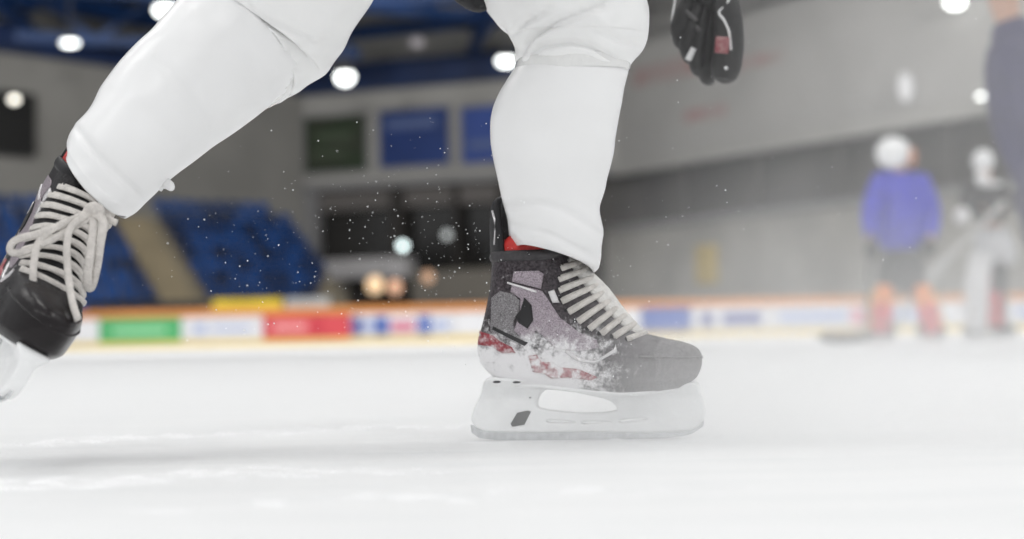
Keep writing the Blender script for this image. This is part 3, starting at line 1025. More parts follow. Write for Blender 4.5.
# spray: a cloud of fine snow thrown ahead of the planted skate
def spray():
    x0, x1, y0, y1, z0, z1 = -.16, 1.15, 1.55, 2.95, .002, .80
    c = Vector(((x0 + x1) / 2, (y0 + y1) / 2, (z0 + z1) / 2))
    mb = MB().box((0, 0, 0), (x1 - x0, y1 - y0, z1 - z0))
    m = bpy.data.materials.new('fine_snow_spray')
    m.use_nodes = True
    nt = m.node_tree
    nt.nodes.clear()
    out = nd(nt, 'ShaderNodeOutputMaterial')
    vol = nd(nt, 'ShaderNodeVolumeScatter')
    vol.inputs['Color'].default_value = (.985, .985, .985, 1)
    vol.inputs['Anisotropy'].default_value = .1
    tc = nd(nt, 'ShaderNodeTexCoord')
    sx = nd(nt, 'ShaderNodeSeparateXYZ')
    nt.links.new(tc.outputs['Object'], sx.inputs[0])
    X = math_node(nt, 'ADD', sx.outputs['X'], c.x)
    Y = math_node(nt, 'ADD', sx.outputs['Y'], c.y)
    Z = math_node(nt, 'ADD', sx.outputs['Z'], c.z)
    XS = math_node(nt, 'SUBTRACT', X, math_node(nt, 'MULTIPLY', math_node(nt, 'SUBTRACT', Z, .15), .45))
    gx = maprange(nt, XS, -.08, .48)
    gx2 = maprange(nt, X, x1, .9)
    gy = math_node(nt, 'MULTIPLY', maprange(nt, Y, y0, 1.85), maprange(nt, Y, y1, 2.3))
    gzt = maprange(nt, Z, z1, z1 - .2)
    nz = nd(nt, 'ShaderNodeTexNoise')
    nz.inputs['Scale'].default_value = 4.5
    nz.inputs['Detail'].default_value = 2
    nt.links.new(tc.outputs['Object'], nz.inputs['Vector'])
    nn = maprange(nt, nz.outputs['Fac'], .25, .75, .5, 1.5)
    d = math_node(nt, 'MULTIPLY', gx, gx2)
    low = maprange(nt, Z, .42, .10, .6, 1.7)
    for k in (gy, gzt, nn, low):
        d = math_node(nt, 'MULTIPLY', d, k)
    # dense puff low along the blade
    px = math_node(nt, 'MULTIPLY', maprange(nt, X, -.10, .22), maprange(nt, X, .62, .28))
    pz = maprange(nt, Z, .18, .03)
    py = math_node(nt, 'MULTIPLY', maprange(nt, Y, 1.72, 1.9), maprange(nt, Y, 2.3, 2.0))
    puff = math_node(nt, 'MULTIPLY', math_node(nt, 'MULTIPLY', px, pz), py)
    dens = math_node(nt, 'ADD', math_node(nt, 'MULTIPLY', d, .40), math_node(nt, 'MULTIPLY', puff, 3.0))
    nt.links.new(dens, vol.inputs['Density'])
    nt.links.new(vol.outputs[0], out.inputs['Volume'])
    o = mb.build('snow_spray', m, smooth=False)
    o.location = c
    tag(o, 'white cloud of fine snow spray ahead of the planted skate', 'snow spray', None, 'stuff')


spray()

#ARENA0#
# ------------------------------------------------------------------ the hall
def hor(px):
    return HOR - ROLL * (px - 512)


def zf(px, py, d):
    return CH + (hor(px) - py) / FPX * d


def xf_(px, d):
    return (px - 512) / FPX * d


def V2(px, d):
    return Vector((xf_(px, d), d))


WL = (V2(-90, 52.5), V2(305, 66))
WA = (V2(305, 66), V2(620, 61))
WB = (V2(620, 61), V2(1100, 42.5))


def on_wall(L, px):
    k = (px - 512) / FPX
    A, D = L[0], L[1] - L[0]
    s = (k * A.y - A.x) / (D.x - k * D.y)
    return A + D * s


def wnormal(L):
    D = (L[1] - L[0]).normalized()
    n = Vector((D.y, -D.x))
    return n if n.y < 0 else -n


def wbox(mb, L, px0, px1, z0, z1, o0, o1):
    a, b, n = on_wall(L, px0), on_wall(L, px1), wnormal(L)
    pts = [Vector((*(p + n * o), z)) for p in (a, b) for o in (o0, o1) for z in (z0, z1)]
    mb.add(pts, [(0, 1, 3, 2), (4, 6, 7, 5), (0, 4, 5, 1), (2, 3, 7, 6), (0, 2, 6, 4), (1, 5, 7, 3)])
    return mb


def wz(L, px, py):
    return zf(px, py, on_wall(L, px).y)


def wquad(mb, L, px0, px1, py0, py1, o0, o1):
    """py0 top, py1 bottom, read at the middle"""
    pm = (px0 + px1) / 2
    return wbox(mb, L, px0, px1, wz(L, pm, py1), wz(L, pm, py0), o0, o1)


M_CONC = mat('grey_hall_wall', (.25, .245, .23), .85, var=.15, scale=.35)
M_CONCL = mat('pale_hall_wall', (.34, .335, .32), .85, var=.15, scale=.3)
M_BEIGE = mat('beige_concrete', (.20, .175, .13), .9, var=.2, scale=.8)
M_WBR = mat('grey_right_wall', (.35, .345, .335), .85, var=.15, scale=.3)
M_PARA = mat('grey_parapet', (.31, .30, .275), .85, var=.3, scale=.5)
M_DKWALL = mat('dark_gallery_wall', (.045, .04, .037), .8, var=.4, scale=.6)
M_DKGLASS = mat('dark_hall_glass', (.02, .019, .018), .15, var=.5, scale=.5)
M_CEIL = mat('dark_ceiling', (.022, .018, .017), .9, var=.5, scale=.4)
M_BLUEB = mat('blue_painted_steel', (.010, .055, .20), .5, var=.35, scale=.6)
M_NAVYB = mat('navy_painted_steel', (.006, .022, .085), .5, var=.35, scale=.6)
M_GREYF = mat('grey_painted_frame', (.20, .20, .205), .6, var=.1, scale=1.)
M_LAMP = mat('lamp_glow', (.97, 1, .97), .4, emit=5)
M_LAMPD = mat('dim_lamp_glow', (.85, .92, .95), .4, emit=1.3)
M_LAMPW = mat('warm_lamp_glow', (1, .70, .42), .4, emit=.7)
M_LAMPH = mat('lamp_housing', (.12, .12, .12), .5, var=.2)


def struct(o, label=None):
    o['kind'] = 'structure'
    if label:
        o['label'] = label
    return o


mb = MB()
wbox(mb, WL, -480, 305, 0, 14.5, 0, -.4)
struct(mb.build('wall_left', M_CONC, smooth=False))
mb = MB()
wbox(mb, WA, 300, 625, 6.9, 14.5, 0, -.4)
struct(mb.build('wall_back', M_CONCL, smooth=False))
mb = MB()
wbox(mb, WA, 300, 690, 0, 6.9, -1.4, -1.8)
struct(mb.build('wall_gallery', M_DKWALL, smooth=False))
mb = MB()
wbox(mb, WB, 620, 1100, 7.0, 14.5, 0, -.4)
struct(mb.build('wall_right', M_WBR, smooth=False))
mb = MB()
wbox(mb, WB, 560, 1100, 4.4, 7.0, -1.6, -2.0)
struct(mb.build('wall_gallery', M_DKWALL, smooth=False))
mb = MB()
wbox(mb, WB, 600, 1100, 0, 4.4, -.3, -.8)
struct(mb.build('wall_parapet', M_PARA, smooth=False))
mb = MB()
wbox(mb, WB, 614, 1100, 6.6, 7.1, .25, -.2)
struct(mb.build('trim_1', M_CONCL, smooth=False))
mb = MB()
wbox(mb, WA, 305, 616, 6.65, 6.95, .30, -.2)
struct(mb.build('trim_2', M_GREYF, smooth=False))
mb = MB()
mb.add([(-45, 21, 14.5), (45, 21, 14.5), (45, 70, 14.5), (-45, 70, 14.5), (-45, 21, 14.8), (45, 21, 14.8), (45, 70, 14.8), (-45, 70, 14.8)],
       [(0, 1, 2, 3), (4, 5, 6, 7), (0, 1, 5, 4), (1, 2, 6, 5), (2, 3, 7, 6), (3, 0, 4, 7)])
struct(mb.build('ceiling', M_CEIL, smooth=False))
# edge beams along the wall tops
for i, (L, a, b, z0, z1, m) in enumerate(((WL, -480, 305, 11.0, 12.0, M_NAVYB), (WA, 300, 622, 10.9, 12.1, M_NAVYB), (WA, 300, 622, 13.2, 13.7, M_BLUEB), (WL, -480, 305, 12.8, 13.5, M_BLUEB))):
    mb = MB()
    wbox(mb, L, a, b, z0, z1, .5, -.3)
    struct(mb.build('trim_%d' % (3 + i), m, smooth=False))
# roof trusses: chords and struts, one truss per bay
def truss(a, b, z0, z1, n, m):
    root = empty('roof_beam', (0, 0, 0))
    root['kind'] = 'structure'
    A, B = Vector((*a, 0)), Vector((*b, 0))
    for z in (z0, z1):
        mb = MB()
        mb.bar(A + Vector((0, 0, z)), B + Vector((0, 0, z)), .35, .35)
        mb.build('chord', m, root, smooth=False)
    mb = MB()
    for i in range(n):
        p, q = A + (B - A) * (i / n), A + (B - A) * ((i + 1) / n)
        z_a, z_b = (z0, z1) if i % 2 == 0 else (z1, z0)
        mb.bar(p + Vector((0, 0, z_a)), q + Vector((0, 0, z_b)), .22, .22)
    mb.build('lattice', m, root, smooth=False)
    return root


truss((-30, 50.5), (-6, 60), 11.6, 13.6, 10, M_BLUEB)
truss((-30, 45), (2, 57.6), 12.3, 14.0, 12, M_BLUEB)
truss((-24, 40), (12, 54), 12.6, 14.2, 12, M_BLUEB)
truss((-8, 40), (-12, 63), 12.2, 13.4, 8, M_NAVYB)
truss((1.5, 40), (-1.5, 62), 12.0, 13.2, 8, M_BLUEB)
truss((-17, 38), (-18, 57), 12.0, 13.4, 7, M_BLUEB)
truss((-6.5, 52), (20, 48), 11.9, 13.2, 10, M_BLUEB)

# ------------------------------------------------------------------ lamps
def hall_lamp(px, py, d, rx, rz, label, top=14.4):
    p = P(px, py, d)
    r = empty('ceiling_lamp', p)
    tag(r, label, 'lamp', 'lamps under the hall roof')
    mb = MB()
    mb.ball((0, 0, 0), (rx, rx * .7, rz))
    mb.build('lens', M_LAMP, r)
    mb = MB()
    n = 20
    mb.rings([[Vector((rr * math.cos(2 * PI * j / n), rr * .75 * math.sin(2 * PI * j / n), z)) for j in range(n)] for rr, z in ((rx * .5, rz * 1.6), (rx * 1.0, rz * .9), (rx * 1.05, rz * .45), (rx * .95, rz * .45))])
    mb.build('housing', M_LAMPH, r)
    mb = MB()
    mb.tube([(0, 0, rz * 1.5), (0, 0, max(.5, top - p.z))], .03, 6)
    mb.build('rod', M_LAMPH, r)


hall_lamp(70, 43, 52, .30, .10, 'bright oval roof lamp above the grey left wall')
hall_lamp(165, 10, 47, .33, .20, 'bright roof lamp peeping past the trailing shin')
hall_lamp(345, 77, 58, .33, .28, 'round bright roof lamp hanging between the two legs beside the trailing thigh')
hall_lamp(506, 61, 55, .32, .18, 'bright roof lamp touching the outline of the planted knee')
hall_lamp(955, 2, 46, .30, .19, 'bright roof lamp at the top edge above the players')


def wall_lamp(px, py, d, rx, rz, m, label, L=None):
    p = P(px, py, d)
    r = empty('wall_lamp', p)
    tag(r, label, 'lamp', None)
    mb = MB()
    mb.ball((0, -.1, 0), (rx, .12, rz))
    mb.build('lens', m, r)
    mb = MB()
    mb.box((0, .12, 0), (rx * 1.3, .22, rz * 1.3))
    mb.build('bracket', M_LAMPH, r, smooth=False, bevel=.02)


wall_lamp(15, 100, 54, .17, .12, mat('pale_lamp_glow', (1, .96, .85), .4, emit=3.2), 'small pale lamp in front of the black screen')
wall_lamp(403, 246, 60, .17, .17, mat('cool_reflection_glow', (.85, 1, 1), .4, emit=3), 'small cool white lamp reflection, made to glow, in the gallery windows')  # stands for a reflection in the glass, built as a glowing body
wall_lamp(447, 235, 60.5, .17, .17, mat('faint_reflection_glow', (.8, .85, .85), .4, emit=.35), 'faint grey lamp reflection, made to glow, in the gallery windows nearer the planted leg')  # fainter window reflection, likewise given its own glow
wall_lamp(375, 285, 59.5, .34, .36, M_LAMPW, 'warm yellow lamp under the gallery ledge, the one farther from the skate')
wall_lamp(395, 287, 59.5, .28, .30, mat('amber_lamp_glow', (1, .58, .38), .4, emit=.42), 'dimmer amber lamp beside the warm yellow lamp under the ledge')
wall_lamp(428, 277, 59.5, .24, .26, mat('dull_amber_glow', (.9, .55, .35), .4, emit=.15), 'dull orange lamp under the gallery nearest the planted skate')
wall_lamp(980, 99, 46, .12, .12, M_LAMP, 'small bright lamp on the right wall by the navy player')
wall_lamp(905, 88, 48, .26, .50, mat('dull_lamp_glow', (.45, .45, .46), .6, emit=.45), 'tall dull white lamp on the right wall above the blue goalkeeper')
wall_lamp(417, 43, 57, .30, .22, mat('unlit_lamp', (.3, .28, .3), .4, emit=.12), 'dull unlit lamp among the blue roof beams between the legs')

# ------------------------------------------------------------------ signs
def sign(px0, px1, py0, py1, m, label, bars, mbar, L=WA):
    a, n = on_wall(L, (px0 + px1) / 2), wnormal(L)
    r = empty('hall_sign', (a.x, a.y, wz(L, (px0 + px1) / 2, py1)))
    tag(r, label, 'sign')
    I = Matrix.Translation(-r.location)

    def fin(mb, nm, m_):
        mb.v = [I @ v for v in mb.v]
        return mb.build(nm, m_, r, smooth=False)
    fin(wquad(MB(), L, px0 - 3, px1 + 3, py0 - 3, py1 + 3, .12, .02), 'frame', M_GREYF)
    fin(wquad(MB(), L, px0, px1, py0, py1, .17, .125), 'panel', m)
    for b in bars:
        fin(wquad(MB(), L, *b, .19, .172), 'pale_marking', mbar)


M_SGN_G = mat('dark_green_sign', (.018, .035, .014), .4, c2=(.03, .035, .022), scale=1.2)
M_SGN_B = mat('blue_sign', (.008, .035, .17), .4, var=.2, scale=1)
M_SGN_B2 = mat('bright_blue_sign', (.022, .06, .27), .4, var=.2, scale=1)
M_MARKB = mat('pale_blue_marking', (.09, .13, .28), .5, var=.2)
M_MARKG = mat('dull_green_marking', (.06, .085, .05), .5, var=.2)
sign(308, 369, 116, 171, M_SGN_G, 'dark green framed sign on the back wall, left of the blue ones', [(320, 355, 132, 140), (316, 350, 150, 156)], M_MARKG)
sign(384, 452, 109, 165, M_SGN_B, 'dark blue framed sign with a pale line, beside the green sign', [(390, 440, 118, 128)], M_MARKB)
sign(466, 535, 105, 161, M_SGN_B2, 'brighter blue sign half hidden by the planted leg', [(472, 500, 140, 148)], M_MARKB)
# black screen on the left wall
r = empty('black_screen', (0, 0, 0))
mb = wquad(MB(), WL, -60, 29, 90, 152, .5, .1)
mb.build('panel', mat('black_screen_face', (.006, .006, .006), .5), r, smooth=False)
mb = wquad(MB(), WL, -63, 32, 87, 155, .09, .0)
mb.build('rim', M_LAMPH, r, smooth=False)
tag(r, 'black wall screen high on the left wall', 'screen')

# red faded banners on the right wall
M_FADE = mat('faded_red_banner', (.33, .19, .18), .8, c2=(.32, .30, .29), scale=.9)
for (a, b, c, d_), lb in (((640, 705, 60, 78), 'faded red banner on the pale right wall beside the knee'), ((745, 790, 52, 64), 'small faded red banner on the right wall beyond the glove'), ((690, 730, 106, 118), 'low faded red banner on the right wall under the glove')):
    o = wquad(MB(), WB, a, b, c, d_, .06, .01).build('wall_banner', M_FADE, smooth=False)
    tag(o, lb, 'banner')
o = wquad(MB(), WB, 696, 712, 245, 284, .02, -.28).build('yellow_banner', mat('yellow_cloth', (.50, .36, .06), .8, var=.3, scale=.8), smooth=False)
tag(o, 'narrow yellow hanging banner on the grey parapet', 'banner')
# gallery posts on the right
for i, (a, b) in enumerate(((668, 673), (742, 747), (824, 829), (935, 941))):
    mb = MB()
    wbox(mb, WB, a, b, 4.4, 7.0, -.6, -.9)
    struct(mb.build('pillar', M_DKWALL, smooth=False))
# seats and rail behind parapet: a pale rail line
mb = MB()
wbox(mb, WB, 614, 1095, 4.35, 4.55, .05, -.35)
struct(mb.build('trim_7', M_GREYF, smooth=False))

# gallery under the signs: windows, pillars, ledge
mb = MB()
wbox(mb, WA, 318, 392, 3.55, 6.3, -.7, -.9)
w1 = struct(mb.build('window_1', M_DKGLASS, smooth=False))
mb = MB()
wbox(mb, WA, 402, 560, 3.0, 6.3, -.7, -.9)
w2 = struct(mb.build('window_2', M_DKGLASS, smooth=False))
for (a, b) in ((301, 318), (392, 403), (455, 458), (500, 506)):
    mb = MB()
    wbox(mb, WA, a, b, 0, 6.7, .05, -.5)
    struct(mb.build('pillar', M_GREYF if a in (301,) else M_DKWALL, smooth=False))
mb = MB()
wbox(mb, WA, 318, 560, 5.8, 6.7, -.3, -.6)
struct(mb.build('trim_8', mat('brown_grey_fascia', (.13, .12, .115), .7, var=.2), smooth=False))
mb = MB()
wbox(mb, WA, 320, 412, 2.75, 3.6, .6, -.4)
struct(mb.build('trim_9', mat('pale_gallery_ledge', (.50, .49, .50), .7, var=.1), smooth=False))
mb = MB()
wbox(mb, WA, 412, 560, 1.2, 3.0, .1, -.4)
struct(mb.build('wall_low', mat('dim_concrete', (.20, .185, .16), .8, var=.2), smooth=False))
mb = MB()
wbox(mb, WA, 320, 345, 0.2, 2.75, .1, -.4)
struct(mb.build('wall_low', MATS['dim_concrete'], smooth=False))

# ------------------------------------------------------------------ the tribune
TA = Vector((-13.5, 53))
TE = Vector((.85, .53)).normalized()
TF = Vector((TE.y, -TE.x))
NR, TDEP, TZ0, TZ1 = 9, 6.0, .75, 4.5


def trow(r):
    return TA + TF * (TDEP * (1 - r / (NR - 1))), TZ0 + (TZ1 - TZ0) * r / (NR - 1)


def steps(mb, s0, s1, dz=0., nose=0.):
    prof = []
    run = TDEP / (NR - 1)
    for r in range(NR):
        p, z = trow(r)
        prof.append((p + TF * (run * .5 + nose), z + dz))
        prof.append((p - TF * (run * .5 - nose), z + dz))
    base = [(prof[-1][0] - TF * .2, 0), (prof[0][0], 0)]
    pts = [Vector((*q, z)) for q, z in prof] + [Vector((*q, z)) for q, z in base]
    e = Vector((*TE, 0))
    return mb.extrude(pts, e * s0, e * s1)


mb = steps(MB(), -14.5, 6.1)
struct(mb.build('floor_tribune', M_BEIGE, smooth=False), 'stepped beige concrete tribune')
mb = steps(MB(), -.62, .62, .10, .03)
struct(mb.build('floor_stair', mat('sandy_stair', (.24, .20, .13), .9, var=.2, scale=.8), smooth=False), 'sandy stair through the blue seats')
M_SEAT = mat('blue_plastic_seat', (.006, .06, .24), .4, var=.45, scale=.7)

_nt = M_SEAT.node_tree
_oi = nd(_nt, 'ShaderNodeObjectInfo')
_hs = nd(_nt, 'ShaderNodeHueSaturation')
_nt.links.new([l for l in _nt.links if l.to_socket.name == 'Base Color'][0].from_socket, _hs.inputs['Color'])
_nt.links.new(maprange(_nt, _oi.outputs['Random'], 0, 1, .35, 1.25), _hs.inputs['Value'])
_nt.links.new(_hs.outputs[0], _nt.nodes['Principled BSDF'].inputs['Base Color'])


def seat_mesh():
    mb = MB()
    # shell: bent sheet, seat pan to backrest
    pr = [(-.20, .40), (-.17, .43), (.0, .415), (.14, .42), (.19, .46), (.23, .62), (.26, .80)]
    n = 7
    for s_ in (0,):
        rings = []
        for y, z in pr:
            row = []
            for k in range(n):
                q = k / (n - 1) * 2 - 1
                row.append(Vector((q * .22, y - .03 * q * q * (z > .45), z + .03 * q * q * (z < .45))))
            for k in reversed(range(n)):
                q = k / (n - 1) * 2 - 1
                row.append(Vector((q * .22, y + .025 - .03 * q * q * (z > .45), z - .02 + .03 * q * q * (z < .45))))
            rings.append(row)
        mb.rings(rings)
    mb.box((0, .05, .2), (.06, .06, .42))
    mb.box((0, .05, .02), (.2, .2, .04))
    me = bpy.data.meshes.new('seat')
    me.from_pydata([tuple(v) for v in mb.v], [], mb.f)
    return me


SEAT = seat_mesh()
ang = math.atan2(TE.y, TE.x)
ns = 0
for r in range(NR):
    p, z = trow(r)
    for i in range(-25, 19):
        s = i * .56 + .06 * 0
        if abs(s) < .8:
            continue
        q = p + TE * s + TF * .12
        px = 512 + q.x / q.y * FPX
        py = hor(px) - (z + .6 - CH) / q.y * FPX
        if px < -110 or px > 322 or py < 182 + (px - 160) * .22 or q.y < 45.4 or ns >= 290 or s > 5.9:
            continue
        o = link_mesh('stadium_seat', SEAT, M_SEAT) if ns == 0 else bpy.data.objects['stadium_seat'].copy()
        if ns:
            COL.objects.link(o)
        o.location = (q.x, q.y, z)
        o.rotation_euler = (0, 0, ang)
        if s < 0:
            tag(o, 'blue plastic stadium seat on the side of the sandy stair by the trailing skate', 'seat', 'blue seats left of the stair')
        else:
            tag(o, 'blue plastic stadium seat between the sandy stair and the dark gallery', 'seat', 'blue seats right of the stair')
        ns += 1
print('SEATS', ns)

# ------------------------------------------------------------------ rink boards
BD = 44.6
M_BW = mat('white_board', (.62, .63, .66), .5, var=.05, scale=.6)
M_BG = mat('green_advert', (.06, .38, .13), .5, var=.15, scale=1)
M_BR = mat('red_advert', (.58, .045, .06), .5, var=.15, scale=1)
M_BB = mat('blue_advert', (.06, .12, .40), .5, var=.2, scale=1)
M_BN = mat('navy_advert', (.07, .09, .30), .5, var=.2, scale=1)
M_PINK = mat('pink_mark', (.55, .16, .24), .5, var=.15)
M_LG = mat('light_green_mark', (.30, .62, .36), .5, var=.1)
M_LR = mat('light_red_mark', (.72, .30, .30), .5, var=.1)
M_LB = mat('pale_blue_mark', (.36, .42, .60), .5, var=.1)
M_DR = mat('deep_red_mark', (.48, .02, .04), .5, var=.1)


def board(px0, px1, m, label, marks=()):
    x0, x1 = xf_(px0, BD), xf_(px1, BD)
    r = empty('rink_board', ((x0 + x1) / 2, BD, 0))
    tag(r, label, 'rink board', 'boards round the rink')
    w = x1 - x0
    MB().box((0, .06, .54), (w - .02, .10, .70)).build('panel', m, r, smooth=False, bevel=.01)
    for (a, b, z0, z1, mm, nm) in marks:
        xa, xb = xf_(a, BD) - r.location.x, xf_(b, BD) - r.location.x
        MB().box(((xa + xb) / 2, .0, (z0 + z1) / 2), (xb - xa, .02, z1 - z0)).build(nm, mm, r, smooth=False)


board(-300, 98, M_BW, 'plain white rink board next to the green advert')
board(98, 180, M_BG, 'green advert board with a pale line', [(112, 165, .44, .60, M_LG, 'pale_line')])
board(180, 262, M_BW, 'white advert board with bluish marks between green and red', [(193, 205, .38, .70, M_LB, 'blue_mark'), (210, 250, .46, .62, M_LB, 'pale_line')])
board(262, 350, M_BR, 'red advert board with a paler line and a deep red mark', [(272, 306, .44, .64, M_LR, 'pale_line'), (310, 322, .32, .78, M_DR, 'red_mark')])
board(350, 452, M_BW, 'rink board with blue and pink marks behind the planted heel', [(351, 362, .25, .80, M_BN, 'navy_mark'), (363, 372, .32, .72, M_LB, 'pale_mark'), (373, 388, .25, .80, M_BB, 'blue_mark'), (390, 414, .32, .66, M_PINK, 'pink_mark'),
                       (417, 430, .25, .80, M_BB, 'blue_mark'), (432, 448, .34, .66, M_LB, 'pale_mark')])
board(452, 640, M_BW, 'plain white rink board behind the planted boot')
board(640, 690, M_BB, 'solid blue rink board just past the boot toe')
board(690, 770, M_BW, 'grey white rink board with dark blue marks past the toe', [(700, 712, .3, .7, M_BN, 'navy_mark'), (722, 760, .34, .70, M_BN, 'navy_mark')])
board(770, 866, M_BW, 'rink board with a long blue band left of the goalkeeper', [(778, 846, .36, .72, M_LB, 'blue_band'), (850, 862, .3, .74, M_PINK, 'pink_mark')])
board(866, 960, M_BW, 'white rink board behind the goalkeeper', [(880, 940, .40, .70, M_LB, 'blue_band')])
board(960, 1040, M_BW, 'white rink board behind the white padded player', [(985, 998, .3, .75, M_DR, 'red_mark'), (1014, 1034, .40, .70, M_LB, 'blue_band')])
o = MB().box(((xf_(1040, BD) + xf_(-300, BD)) / 2, BD + .05, 1.01), (xf_(1040, BD) - xf_(-300, BD), .24, .22)).build('board_cap_rail', mat('orange_cap', (.62, .24, .05), .5, var=.15, scale=.5), smooth=False, bevel=.03)
tag(o, 'long orange cap rail along the top of the rink boards', 'rail')
o = MB().box(((xf_(1040, BD) + xf_(-300, BD)) / 2, BD + .03, .09), (xf_(1040, BD) - xf_(-300, BD), .18, .19)).build('kick_plate', mat('yellow_kick_plate', (.68, .52, .16), .5, var=.1, scale=.5), smooth=False, bevel=.02)
tag(o, 'long yellow kick plate along the foot of the rink boards', 'kick plate')
# things on the boards
r = empty('team_bench', (xf_(145, 45.6), 45.6, 0))
tag(r, 'low dark bench behind the boards in front of the blue seats', 'bench')
MB().box((0, 0, 1.26), (3.5, .3, .28)).build('backrest', M_DARK, r, smooth=False, bevel=.03)
MB().box((0, .4, .9), (3.5, .5, .08)).build('seat', M_DARK, r, smooth=False, bevel=.02)
for x in (-1.6, 1.6):
    MB().box((x, .2, .5), (.1, .6, 1.0)).build('leg', M_DARK, r, smooth=False)
r = empty('yellow_barrier', (xf_(247, 45.2), 45.2, 0))
tag(r, 'yellow barrier cover behind the boards above the white advert', 'barrier')
MB().box((0, 0, 1.22), (2.1, .12, .40)).build('cover', mat('yellow_cover', (.70, .52, .02), .6, var=.2, scale=1), r, smooth=False, bevel=.03)
MB().box((-.9, 0, .55), (.08, .08, 1.1)).build('leg', M_LAMPH, r, smooth=False)
MB().box((.9, 0, .55), (.08, .08, 1.1)).build('leg', M_LAMPH, r, smooth=False)
r = empty('white_barrier', (xf_(307, 45.2), 45.2, 0))
tag(r, 'pale grey barrier cover behind the boards next to the yellow one', 'barrier')
MB().box((0, 0, 1.24), (1.35, .12, .36)).build('cover', mat('pale_cover', (.42, .43, .43), .6, var=.2, scale=1), r, smooth=False, bevel=.03)
MB().box((-.5, 0, .55), (.08, .08, 1.1)).build('leg', M_LAMPH, r, smooth=False)
MB().box((.5, 0, .55), (.08, .08, 1.1)).build('leg', M_LAMPH, r, smooth=False)

# ------------------------------------------------------------------ players behind
M_BLUEJ = mat('blue_jersey_cloth', (.035, .04, .52), .8, var=.25, scale=9, bump=.3, bscale=14)
M_DKP = mat('dark_pants_cloth', (.03, .028, .03), .8, var=.3, scale=10)
M_GREYJ = mat('dark_grey_jersey_cloth', (.025, .022, .024), .8, var=.4, scale=8)
M_NAVY = mat('navy_cloth', (.035, .032, .095), .8, var=.3, scale=6, bump=.3, bscale=9)
M_HEL = mat('white_helmet_shell', (.82, .82, .82), .25)
M_ORANGE = mat('orange_pad', (.85, .26, .04), .6, var=.15, scale=14)
M_REDP = mat('red_pad', (.70, .05, .07), .6, var=.2, scale=14)
M_YEL = mat('yellow_pad', (.75, .50, .06), .6, var=.15, scale=14)
M_PADW = mat('white_pad', (.74, .73, .73), .6, var=.08, scale=14)
M_SILV = mat('silver_pants_cloth', (.60, .60, .61), .6, var=.15, scale=14)
M_STICKW = mat('pale_stick', (.52, .51, .49), .5, var=.15, scale=30)
M_STICKT = mat('tan_stick', (.50, .36, .20), .5, var=.2, scale=30)


class Fig:
    def __init__(self, d, cx, feet_y, label):
        self.d = d
        b = P(cx, feet_y, d)
        self.root = empty('person', (b.x, d, 0))
        tag(self.root, label, 'person')
        self.I = Matrix.Translation(-self.root.location)

    def p(self, px, py, dz=0.):
        return self.I @ P(px, py, self.d + dz)

    def skin(self, name, nodes, edges, root, m, label=None):
        nn = {k: (self.p(*v[0]), v[1]) for k, v in nodes.items()}
        return link_mesh(name, skin_mesh(name, nn, edges, root), m, self.root, label=label)

    def tube(self, name, pts, r, m, label=None, flat=1., n=12, parent=None):
        mb = MB()
        mb.tube(catmull([self.p(*q) for q in pts], 4), r if not isinstance(r, list) else [interp(list(zip(lin(0, 1, len(r)), r)), t) for t in lin(0, 1, (len(pts) - 1) * 4 + 1)], n, flat, CF)
        return mb.build(name, m, parent or self.root, label=label)

    def ball(self, name, px, py, dz, r, m, label=None, parent=None, M=None):
        return MB().ball(self.p(px, py, dz), r, M).build(name, m, parent or self.root, label=label)

    def skate(self, px, py, dz, dirx):
        """small dark skate; sole at z=0"""
        c = self.p(px, py, dz)
        c.z = 0
        mb = MB()
        rings = []
        for z, x0, x1, w in ((.07, -.10, .17, .035), (.10, -.12, .18, .045), (.14, -.12, .15, .045), (.18, -.11, .05, .042), (.26, -.10, .02, .045)):
            rings.append([c + Vector((dirx * ((x0 + x1) / 2 + (x1 - x0) / 2 * math.cos(a)), w * math.sin(a), z)) for a in [2 * PI * j / 16 for j in range(16)]])
        mb.rings(rings)
        sk = mb.build('ice_skate', M_DKP, self.root)
        mb = MB()
        mb.box(c + Vector((dirx * .03, 0, .045)), (.27, .012, .05))
        mb.box(c + Vector((dirx * .03, 0, .012)), (.30, .004, .024))
        mb.build('blade', M_HOLDER, sk, smooth=False)


# goalkeeper in blue
g = Fig(15, 900, 338, 'player in a blue jersey and white helmet standing with orange and red leg pads')
g.skin('body', {'pel': ((901, 262), .08), 'ch': ((900, 200), .15), 'nk': ((899, 172), .06), 'hd': ((898, 158), .09), 'cr': ((897, 146), .08), 'sl': ((878, 182, -.05), .07), 'el': ((868, 215, -.1), .05), 'wl': ((871, 242, -.25), .035), 'kl_': ((872, 250, -.3), .04),
                'sr': ((922, 182, .05), .07), 'er': ((934, 214, .05), .05), 'wr': ((930, 240, -.15), .035), 'hr_': ((928, 248, -.2), .04),
                'h1': ((893, 266), .07), 'k1': ((884, 297, -.06), .06), 'a1': ((883, 326), .05), 't1': ((880, 331, -.10), .035), 'h2': ((910, 266), .07), 'k2': ((920, 297, -.06), .06), 'a2': ((928, 326), .05), 't2': ((931, 331, -.1), .035)},
       [('pel', 'ch'), ('ch', 'nk'), ('nk', 'hd'), ('hd', 'cr'), ('ch', 'sl'), ('sl', 'el'), ('el', 'wl'), ('wl', 'kl_'), ('ch', 'sr'), ('sr', 'er'), ('er', 'wr'), ('wr', 'hr_'), ('pel', 'h1'), ('h1', 'k1'), ('k1', 'a1'), ('a1', 't1'), ('pel', 'h2'), ('h2', 'k2'), ('k2', 'a2'), ('a2', 't2')], 'pel', M_SKIN)
